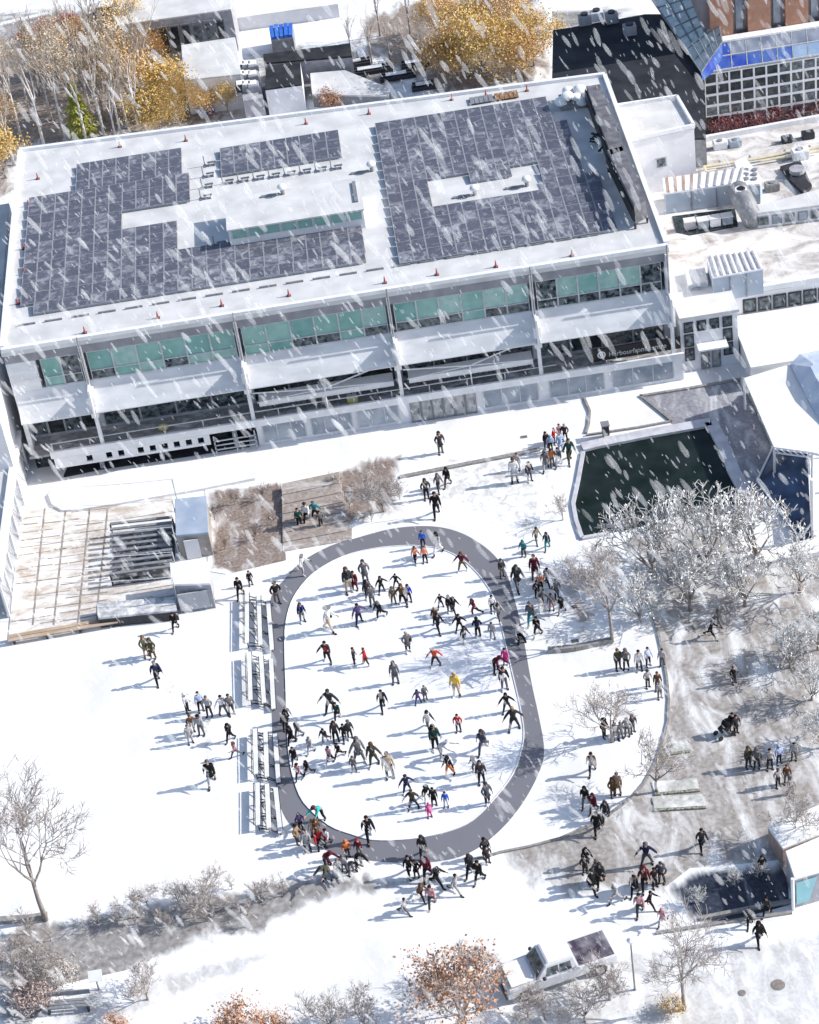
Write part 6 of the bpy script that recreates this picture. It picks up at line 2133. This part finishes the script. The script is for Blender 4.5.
PEOPLE = """
# on the ice (skates)
#ICE|skaters on the rink
303 574 20 K 60 wh lg hbk sbk|skater in white jacket leaning on the grey path, top left curve
303 622 22 S 20 bk gr hbr pbl,c|boy with bright blue backpack standing near the top left of the ice
330 631 28 W 60 wh be bbk sbk|woman in white coat and black brimmed hat with black bag, upper left of the ice
349.5 592.5 28 S 20 dg be hbr fdg|tall figure in dark jacket and beige trousers at the top left of the ice
355.5 590 20 S 340 MR mr hbk c|child in maroon coat beside the tall figure in beige trousers
366 582.5 22 P 10 GR gr odg |figure in mottled grey coat right of the child in maroon
367.5 598 19 K 30 dg dg hbk |dark skater bending forward in front of the mottled grey coat
373 606 20 S 200 gr gr hdg |skater in grey jacket just before the dark bending skater
382 592.5 16 A 20 bk bk hbk |small skater in black with arms out, right of the grey jackets
397 587.5 14 A 340 bk bk hbk c|smallest black clad skater at the top middle of the ice
394 604 17 S 10 kh kh hbr |skater in khaki jacket left of the brown coat
403.5 605 21 J 0 br bk hbr |adult in brown coat and black trousers beside the royal blue jacket
409.5 602 17 S 0 rb bk hnv c|child in royal blue jacket next to the brown coat
359.5 623.5 20 A 30 pu nv hbk |skater in dark purple with both arms flung out, upper left
381 619 19 K 330 bk bk hgr |skater in black jacket right of the dark purple one
328 662 21 J 350 dg bk hbk vrd|skater in red vest and black trousers alone at the left of the ice
355 665 17 S 80 dg bk hbk |slim dark skater facing the red coat, left of the ice
366.5 665 17 H 270 RD dg hbr |skater in bright red coat reaching towards the slim dark one
408.5 652 20 P 20 GR dg hlg sdg|grey haired figure in dark grey coat at the centre of the ice
396 683 21 S 0 GR gr hdg |figure in grey green coat alone just left of the centre of the ice
423.5 547 15 S 0 bl nv hbr |skater in blue jacket on the far curve of the grey path
438.5 554 22 W 330 lg wh hbk |skater in pale grey snow suit on the far curve of the grey path
416 562.5 16 W 20 sa bk hbr c|left child of two in salmon orange tops at the far end
425.5 562.5 16 S 0 sa bk hbr c|right child of two in salmon orange tops at the far end
463 571 19 A 340 mr kh hbr |skater in maroon brown jacket and olive trousers at the far right curve
441 608 14 A 10 bk bk hbk c|small black clad skater with bent arms, upper right of the ice
450 612 16 S 20 bk bk hbk |left one of two black clad skaters standing close, upper right
454.5 614 17 W 40 bk dg hbk |right one of two black clad skaters standing close, upper right
436 624 15 S 350 br dg hbd |skater with light brown hair behind a black one, right half of the ice
439 632 19 W 30 bk bk hbk |skater in black in front of the light brown haired one
475.5 616 18 K 300 mr bk hmr |skater in maroon jumper and black trousers striding left, upper right
460 631 17 A 0 bk dg hbk |black jacketed skater with arms spread wide, right half of the ice
465 642 17 K 20 dg dg hbk vwh|skater in white vest over dark clothes, right half of the ice
478.5 637 19 P 180 nv bk hbk |skater in navy black jacket right of the white vest
493 639 16 S 350 lg lg hbr |skater in pale grey by the right edge of the ice
499.5 621 18 W 30 lg gr hdg pgr|grey and white clad skater at the right inner edge of the path
493 612 13 S 20 wh bk hbk |skater in white top with black hair at the right inner edge of the path
436 666 19 A 350 ro dg hbr |skater in orange red jacket with arms out, right of centre
496 671.5 26 B 30 mr bk wmr |adult in large maroon hat bending beside the pink child
506 664.5 16 S 340 PK pk hbk c|child in magenta coat at the right edge of the ice
505 689.5 22 S 10 bk gr hbk vwh|skater in black jacket with white band, right edge of the ice
457 696 23 S 340 ye be hbd |figure in yellow jacket and beige trousers, right of centre
425.5 699.5 13 S 20 GR mr hgr c|child in grey coat right behind the plum coloured child
418.5 703.5 12 A 10 pu pu hbk c|child in dark plum with arms out near the centre
429 729.5 19 W 30 dg gr hbk fwh|skater in dark grey with white scarf below the centre
436 749.5 24 S 20 dn bk hbk pbk|tall skater in dark green and black below the centre
459 731.5 17 P 350 rd dg hbk c|child in red jacket below the yellow figure
441 758 16 B 60 wh lg wwh |bending figure in white beside the dark green skater
450 775 19 H 320 bk og hbk pwh|skater in black top and orange trousers by the white bending figure
484 751 23 R 340 sl sl hdg psl|skater in slate jacket striding wide at the lower right of the ice
476 772 17 K 300 sl dg hdg |skater in slate grey leaning left, lower right of the ice
482 783 22 S 10 dg bk hdg pdg|tall dark figure overlapping the leaning slate grey skater
507.5 712 19 A 0 bk dg hbk |black clad skater with arms spread by the right edge, farther of two
514.5 729.5 23 A 0 dg dg lbd |fair haired skater in dark grey with arms spread by the right edge
332 713 24 A 340 dg dg hdg |tall dark grey skater with arms flung out, left half of the ice
338 720 18 W 350 dn bk hbk |skater in dark green right below the tall arms-out skater
299.5 738 18 W 330 gr gr hbk |grey clad skater at the left edge of the ice
326 743.5 15 K 340 dg gr hbk |skater in dark grey leaning, left half of the ice, middle row
336.5 741.5 20 S 10 dg bk hbk pdg|skater with dark backpack, left half of the ice
350.5 738.5 18 S 20 dg bk hbk |right one of two dark skaters side by side, left half of the ice
345 740 15 W 10 bk bk hbk |left one of two dark skaters side by side, left half of the ice
311.5 753 16 W 330 lg lg hgr |pale grey skater walking near the left edge of the ice
331 763 17 W 320 lp bk hbk |skater in faded pink top among the dark ones, lower left
340 758 14 R 320 bk bk hbk |black clad skater striding behind the faded pink top
360 762 27 J 20 GR gr hgr |tall figure in grey coat holding out a hand, lower left half
374.5 765.5 23 H 350 ol ol hbr |figure in olive suit taking the grey coated figure's hand
354.5 771.5 15 S 350 gr gr lbk c|child with big black hair in front of the grey coated figure
390.5 777.5 25 S 0 BE dg hbr |figure in beige coat and dark trousers alone at the lower middle
383.5 709.5 20 W 10 bk bk hbk |black clad walker alone at the middle of the ice
300 780 17 W 330 lp dg hbk |skater in faded pink and black at the lower left edge of the ice
309 776 14 R 320 bk bk hbk |black clad striding skater right of the faded pink one at the edge
321.5 819.5 18 B 330 tq bk wmr |figure in turquoise jacket and maroon hat bending at the lower left curve
370 839.5 24 W 10 bk bk hbk |black clad figure on the ice at the near edge
407.5 792.5 18 A 10 nv nv hbk |navy clad skater with arms half out, lower middle
414 809 20 A 350 ol dg hbr |olive brown skater with arms wide, lower middle
427 801 15 K 20 bk wh bbk |skater in black with white trousers, left of a black coat at the bottom
434.5 805 17 S 0 BK bk hbk |figure in long black coat behind the pink child
430 817 14 S 10 PK pk hpk c|child in bright pink snow suit at the lower end of the ice
446.5 807 15 S 350 bl wh hbk c|child in bright blue jacket at the lower end of the ice
488 804 21 P 30 SL dg hdg |figure in slate grey coat by the lower right curve
#OFF|people around the rink
278 604 22 P 20 bk gr hbk |man in black jacket at the upper left of the grey path by the bleachers
502.5 577 18 S 30 dg gr hdg slg|figure in grey with pale bag on the right curve of the path
524 556.5 15 P 330 tl dg hbk sgr|figure in teal grey jacket apart at the top of the right-hand crowd
537 543 15 W 20 tn gr hbr |walker in tan orange jacket at the top of the right-hand crowd
547.5 549 17 W 350 dg tl hbk plb|walker in turquoise trousers at the top of the right-hand crowd
518 589 27 W 20 DG gr hdg pdn|tall figure in dark coat with green pack right of the path
535.5 578 23 S 0 MR gr lbr |woman in maroon coat in the right-hand crowd
548 585.5 18 W 40 lg nv hbk plg|figure in pale jacket and navy trousers in the right-hand crowd
541 590 16 S 350 sa bk hbd |figure in salmon jacket in the right-hand crowd
537 596 17 K 20 dg bk hbk |dark figure leaning before the salmon jacket
557 598 18 P 20 GR dg hbk |figure in grey coat at the right side of the crowd
552 610 15 S 340 gr lp hbk |figure in grey top and pale pink skirt in the right-hand crowd
541 607 14 B 20 gr dg hgr |grey figure bending in the middle of the right-hand crowd
562 613 16 W 330 bk lg hbk pdg|figure in black and pale trousers rightmost in the crowd
532 624 23 W 340 gr tl hgr sdg|figure in grey jacket and teal trousers near the path's right side
538 636 20 W 330 bk dg hbk |black clad walker nearest in the right-hand crowd
518 639 13 T 20 lg bk hlg |small grey figure sitting on the right side of the path
288 722 15 W 20 bk bk hbk |black clad figure on the left path, farthest of three
286 730 14 S 20 bk bk hbk |black clad figure on the left path, middle of three
292.5 744 18 W 330 bk bk hbk |black clad figure on the left path, nearest of three
295 763 16 W 350 bk dg hbk |lone dark figure on the left path below the three black ones
301.5 830 15 P 20 pu bk hpu |figure in purple navy jacket among the crowd on the lower left path
314.5 836 16 S 340 BE gr hbr |figure in beige coat among the crowd on the lower left path
298 843 18 P 60 TN dg hbr |figure in tan brown coat leftmost in the lower left crowd
308 851 21 S 0 LG dg hbk plg|figure in long pale grey coat in the lower left crowd
319 844 13 T 20 rd dg hbr |person in red crouching low in the lower left crowd
328 845 15 W 330 wh dg hbr |figure in white jacket at the right of the lower left crowd
318 836 15 S 20 br gr hbr |figure in brown jacket behind the one in red, lower left crowd
348 857 14 P 20 og dg hbk |figure in orange jacket at the near left edge of the path
360 855.5 14 S 340 mr gr hrd |figure in maroon and grey with red hat next to the orange jacket
359 867 11 B 20 bk gr hbk |dark figure bending before the red hat
327 867 12 B 40 mr dg hmr |figure in maroon bending on the snow below the crowd
329 879 12 B 330 ol gr hol |figure in olive bending on the snow, nearest the camera
339.5 876 13 S 10 lg gr hgr |pale grey figure left of two below the path
345 872 12 S 340 lg gr hgr |pale grey figure right of two below the path
351.5 873 10 B 20 gr gr hdg c|child in grey stooping below the path
424 856 21 W 350 dg bk hbk pbk|figure in dark grey with black pack stepping off the near curve of the path
410 875 20 W 20 bk bk hbk |black clad walker left of a smaller one, below the near curve
417 877 17 P 340 bk dg hbk |smaller black clad walker beside the bigger one, below the near curve
428 879 23 W 350 mr bk hbk pmr|walker in maroon brown with big pack below the near curve
438 885.5 20 R 60 bk bk hbk pgr|black clad walker leaning right, below the near curve
422 899 17 R 40 br bk hbk |striding walker in brown and black on the near footpath
432.5 906 21 W 350 lp dg lbk |woman in faded pink skirt on the near footpath
456 893 20 R 60 lg lg hbk |walker all in pale grey on the near footpath
405 914 16 R 70 lg gr hbk |stooping walker in pale grey lowest on the near footpath
486 857 19 P 30 dg bk lbk sdg|long haired figure in dark grey at the right of the near curve
488 863 13 P 20 dg dg hbk |dark grey figure close before the long haired one
471.5 876 22 W 330 dg bk hbk pdg|walker with black pack left of two at the right of the near curve
480 882 22 W 330 bk bk hbk |black clad walker right of the one with the pack, near curve
587 866 19 W 20 bk dg hbk pbk|black clad walker with backpack behind others on the lower right plaza
585.5 873 14 P 0 dg dg hdg |dark figure half hidden on the lower right plaza
593 891.5 23 W 40 bk bk hbk |black clad walker leaning right on the lower right plaza, left group
601 884.5 22 W 350 dg bk hbk |dark grey walker at the right of the left group, lower right plaza
598 881 21 P 20 gr dg hdg |grey jacket walker close behind the dark grey one, lower right plaza
617 903 20 R 300 lg lg hbk |walker all in pale grey between the two groups on the lower right plaza
635 894.5 20 W 340 bk bk hbk pgr|black clad walker with grey pack, lower right plaza
640 914 21 W 350 lp dg lbk |woman in faded pink skirt on the lower right plaza
650 908 18 R 60 bk bk hbk |black clad walker striding right beside the faded pink skirt
647 865 23 A 350 nv sl hdg |figure in navy with elbows out on the lower right plaza
645 888.5 23 W 0 mr bk hbk pbr|walker in maroon brown with pack below the navy one
655 887 19 P 20 bk bk hbk |black clad figure left of two by the dark wet paving
662 883 21 P 330 sl dg hdg psl|slate dark figure right of two by the dark wet paving
663 924 16 R 330 lp lg hbk |stooping walker in pale pink near the bottom right tree
702 849 21 W 10 dg bk hbk |lone dark walker on the right plaza above the wet paving
750 926 19 W 350 dg bk hdg |dark figure left of the three at the near side of the wet paving
759 943 22 W 10 BK bk hbk sbr|black coated walker lowest of the three at the wet paving
767 915 19 W 330 dg bk hbk |dark figure at the right of the three at the wet paving
762 873 15 P 20 bk bk hbk |black figure at the far edge of the wet paving by the white kiosk
592.5 773 21 W 350 br dg lbk |dark haired woman in brown alone right of the rink
613 796 18 P 20 BR br hbr |brown coated figure left of a pair at the lawn corner
618 794 21 S 340 TN tn hbr |tan coated figure right of a pair at the lawn corner
586 806 20 W 340 bk gr hbk |black jacketed figure farthest of four on the lower right snow edge
594 812 19 W 330 MR dg hbk |maroon coated figure second of four on the lower right snow edge
606 820 20 W 350 dg dg hdg pgr|dark grey walker rightmost of four on the lower right snow edge
597.5 833 22 W 0 bk bk hbk |black clad walker nearest of four on the lower right snow edge
618.5 669 20 S 20 ol dg hbr |olive figure leftmost of the group at the top of the plaza edge
626.5 669 20 P 340 gr dg hbr |grey figure second from left at the top of the plaza edge
639.5 670.5 20 S 0 lg dg hbk |figure in pale top third from left at the top of the plaza edge
648.5 665.5 18 S 20 lb nv hdg |figure in light blue top at the top of the plaza edge
662.5 666 17 S 340 lg gr hbk |grey figure rightmost at the top of the plaza edge
648 687 17 P 20 lg dg hbr |figure in pale top in the lower row at the plaza edge, left
658 690 18 S 0 br gr hbr |brown haired figure in brown in the lower row at the plaza edge
660 698 15 S 20 lg gr hgr |pale grey figure nearest in the lower row at the plaza edge
604.5 737 18 P 40 bk dg bbk |black clad figure in brimmed hat under the spreading bare tree
616 740 17 S 0 wh lg hbr |white clad figure under the spreading bare tree
621 739 15 S 20 gr gr hgr |grey figure in the middle under the spreading bare tree
627.5 736 18 P 340 lg gr hdg plg|figure in pale grey with pack under the spreading bare tree
633 732 14 P 20 dg gr hbk |dark figure rightmost under the spreading bare tree
711 638 18 R 60 bk bk hbk |runner in black at the top of the right plaza
718 624 14 R 40 gr gr hdg |grey runner behind the black one at the top of the right plaza
734 683 14 P 20 bk dg hbk |small black clad figure alone in the middle of the right plaza
732.5 731 18 S 340 bk bk hbk |left one of a pair in black behind the pushchair
736 733 18 P 20 dg bk hbk |right one of a pair in black behind the pushchair
748.5 767 20 S 20 ol dg hbr |olive figure leftmost of the group on the right plaza
757 768 20 P 340 gr dg hbr |grey figure second from left of the group on the right plaza
770 769 20 S 0 lg dg hbk |pale topped figure in the middle of the group on the right plaza
779 763.5 18 S 20 lb nv hdg |figure in light blue top in the group on the right plaza
794 760 16 S 340 lg gr hbk |grey white figure rightmost of the group on the right plaza
778 786.5 18 P 20 lg dg hbr |pale topped figure in the front row of the right plaza group
787 783 18 S 0 br gr hbr |brown haired figure in the front row of the right plaza group
791 794 16 S 20 lg gr hgr |pale grey figure nearest in the right plaza group
441 453 21 P 20 DG gr hbk |figure in dark grey coat alone below the building doors
427 499 20 P 10 dg bk hbk |dark grey figure leftmost of four above the ring
448 486 19 W 340 bk dg hbr |black clad figure at the back right of four above the ring
439 491 18 W 20 gr dg hdg |grey figure in the middle of four above the ring
437 515.5 25 W 0 bk bk hbk |black clad walker nearest of four above the ring
300 526.5 18 S 20 dn bk hbk |dark green figure leftmost of four on the stone steps
308 523 21 W 340 wh bk hdg |white topped figure second of four on the stone steps
316 519 18 A 350 tl bk hbk |figure in teal jacket at the back of four on the stone steps
321.5 527 16 P 20 gr dg hbk |grey figure rightmost of four on the stone steps
241 597 20 W 350 bk bk hbk |black clad figure beyond the farthest bleacher
251 585 14 S 20 bk bk hbk c|small black figure behind the one beyond the farthest bleacher
515 482 24 S 0 WH lg lbr |woman in white outfit with brown hair above the right curve of the ring
518 470 17 S 340 LG lg hbr |figure in pale grey behind the woman in white
530 481 19 S 20 bk sl hbk |figure in black jacket right of the woman in white
554.5 444 15 P 60 rd bk hbk |figure in red jacket at the back of the group by the pond
560 440 15 S 20 lp dg hbr |figure in pale pink behind the group by the pond
565.5 441 17 P 340 dg bk hlg |dark figure with pale hat at the back of the group by the pond
570 462 24 W 10 dn ol hdg |figure in dark green jacket rightmost of the group by the pond
561 452 20 S 20 LB lb hgr |figure in light blue in the middle of the group by the pond
551 451 15 P 0 lb bk hbk |figure in light blue jacket left of the middle in the pond group
546.5 448 14 S 20 bk nv hbk |small black figure at the left back of the pond group
546 470 20 W 350 GR lg hgr |figure in grey coat at the lower left of the pond group
552.5 466 17 S 20 og gr hdg c|child in orange jacket at the front of the pond group
559 466 19 W 340 sl lg hdg |figure in slate jacket at the front right of the pond group
176 630 18 W 350 bk bk hbk |black clad figure by the end of the left terrace planter
147 656 20 P 20 KH be hbe |beige and olive figure left of a pair on the left snow field
153.5 658.5 20 P 340 OL br hbr |olive brown coated figure right of a pair on the left snow field
158.5 682.5 22 W 20 nv bk hbk sdg|dark navy walker below the pair on the left snow field
188 712 18 S 60 wh dg hbk |white topped figure leftmost of the group left of the bleachers
201.5 711 19 S 20 lb bk hbk |figure in pale blue top in the back row left of the bleachers
210 716 20 P 340 lg dg hgr |grey topped figure in the middle of the back row left of the bleachers
224 715 20 J 20 wh gr hbk |white topped figure with arm out in the back row left of the bleachers
232 714.5 20 S 20 gr dg hdg |grey figure rightmost of the back row left of the bleachers
193 732 17 P 20 br lg lbr |brown haired figure in brown in the front row left of the bleachers
202 735 20 S 340 lg gr hlg plg|pale figure with pale pack in the front row left of the bleachers
191 743 18 S 20 lg lg hgr |pale grey figure nearest in the group left of the bleachers
231 741 18 W 330 bk bk hbk pgr|black clad walker with grey pack beside the bleacher gap
237 757 14 R 300 lp gr lbr |stooping figure in pinkish grey beside the third bleacher
212.5 784 25 W 0 BK lg hgr |black coated figure alone on the left snow field
"""
grp, skates = None, False
for ln in PEOPLE.strip().splitlines():
    if ln.startswith('# '):
        continue
    if ln.startswith('#'):
        k, grp = ln[1:].split('|')
        skates = k == 'ICE'
        continue
    a, lab = ln.split('|')
    f_ = a.split()
    person(float(f_[0]), float(f_[1]), float(f_[2]), f_[3], float(f_[4]), f_[5], f_[6], f_[7], f_[8] if len(f_) > 8 else '', lab.strip(), grp, skates)

# pushchair
p = at(725, 735, .006)
t = thing('pushchair', tuple(p), 'dark pushchair in front of the pair in black on the right plaza', 'pushchair', None, R(-70))


def lput(name, mb, mat, par, bevel=0.0, smooth=False):
    me = mb.mesh(name, (0, 0, 0), smooth, bevel)
    me.materials.append(mat)
    o = bpy.data.objects.new(name, me)
    COL.objects.link(o)
    o.parent = par
    return o


m = MB()
m.hull8([(-.22, -.3, .4), (.22, -.3, .4), (.22, .1, .36), (-.22, .1, .36)], [(-.24, -.34, .52), (.24, -.34, .52), (.24, .28, .85), (-.24, .28, .85)])
lput('seat', m, cloth('dg'), t, .03)
m = MB()
ellip(m, Vector((0, .14, .82)), (Vector((1, 0, 0)), Vector((0, 1, 0)), Vector((0, 0, 1))), (.27, .32, .28), 12, 8, lambda y, z: z > -.1)
lput('hood', m, cloth('bk'), t, 0, True)
m = MB()
for s in (-1, 1):
    m.tube([(s * .25, -.42, .18), (s * .25, .1, .45), (s * .25, .5, 1.02)], .016, 5)
    m.tube([(s * .25, .36, .15), (s * .25, .05, .45)], .016, 5)
m.tube([(-.25, .5, 1.02), (.25, .5, 1.02)], .02, 6)
lput('frame', m, M_grey, t)
for s in (-1, 1):
    for yw in (-.42, .36):
        m = MB()
        m.tube([(s * .24, yw, .15), (s * .3, yw, .15)], .15, 14)
        lput('wheel', m, M_black, t)
# ------------------------------------------------------------------ snow in the air, blown from the left
M_flake, ft, fb = nodes_of('snow_in_air')
fb.inputs['Base Color'].default_value = (.9, .91, .93, 1)
fb.inputs['Roughness'].default_value = .9
tr_ = ft.nodes.new('ShaderNodeBsdfTransparent')
mix = ft.nodes.new('ShaderNodeMixShader')
ge = ft.nodes.new('ShaderNodeTexNoise')
ge.inputs['Scale'].default_value = .35
mr = ft.nodes.new('ShaderNodeMapRange')
mr.inputs['To Min'].default_value = .1
mr.inputs['To Max'].default_value = .29
mr.inputs['From Min'].default_value = .29
mr.inputs['From Max'].default_value = .7
tcn = ft.nodes.new('ShaderNodeTexCoord')
ft.links.new(tcn.outputs['Object'], ge.inputs['Vector'])
ft.links.new(ge.outputs[0], mr.inputs['Value'])
lw = ft.nodes.new('ShaderNodeLayerWeight')
lw.inputs['Blend'].default_value = .5
inv = ft.nodes.new('ShaderNodeMath')
inv.operation = 'SUBTRACT'
inv.inputs[0].default_value = 1.0
ft.links.new(lw.outputs['Facing'], inv.inputs[1])
pw_ = ft.nodes.new('ShaderNodeMath')
pw_.operation = 'POWER'
pw_.inputs[1].default_value = 1.3
ft.links.new(inv.outputs[0], pw_.inputs[0])
mu = ft.nodes.new('ShaderNodeMath')
mu.operation = 'MULTIPLY'
ft.links.new(pw_.outputs[0], mu.inputs[0])
ft.links.new(mr.outputs[0], mu.inputs[1])
ft.links.new(mu.outputs[0], mix.inputs[0])
ft.links.new(tr_.outputs[0], mix.inputs[1])
ft.links.new(fb.outputs[0], mix.inputs[2])
ft.links.new(mix.outputs[0], ft.nodes['Material Output'].inputs['Surface'])
rs = random.Random(78)
fl = MB()
WIND = Vector((.42, .05, -1)).normalized()
unit = MB()
unit.ball((0, 0, 0), 1, 6, 4)
FLAKES = 18000
for i in range(FLAKES):
    # a slab of air between the rooftops and the camera's height
    t_ = rs.random() ** (1 / 3.0)
    d = 30 + 55 * t_
    ux, uy = rs.uniform(-.34, .34), rs.uniform(-.36, .36)
    c = EYE + (_f + Vector((1, 0, 0)) * ux + _up * uy) * d
    if c.z < 14:
        continue
    big = rs.random()
    r_ = d / 2200 * (.6 + 3.2 * big ** 5)
    ln = r_ * rs.uniform(2.4, 5.6)
    w_ = (WIND + Vector((rs.uniform(-.16, .16), rs.uniform(-.16, .16), 0))).normalized()
    u = w_.orthogonal().normalized()
    v = w_.cross(u)
    fl.add([c + u * (q[0] * r_) + v * (q[1] * r_) + w_ * (q[2] * ln) for q in unit.v], unit.f)
o = fl.build('falling_snow', M_flake, None, True)
o['kind'] = 'stuff'
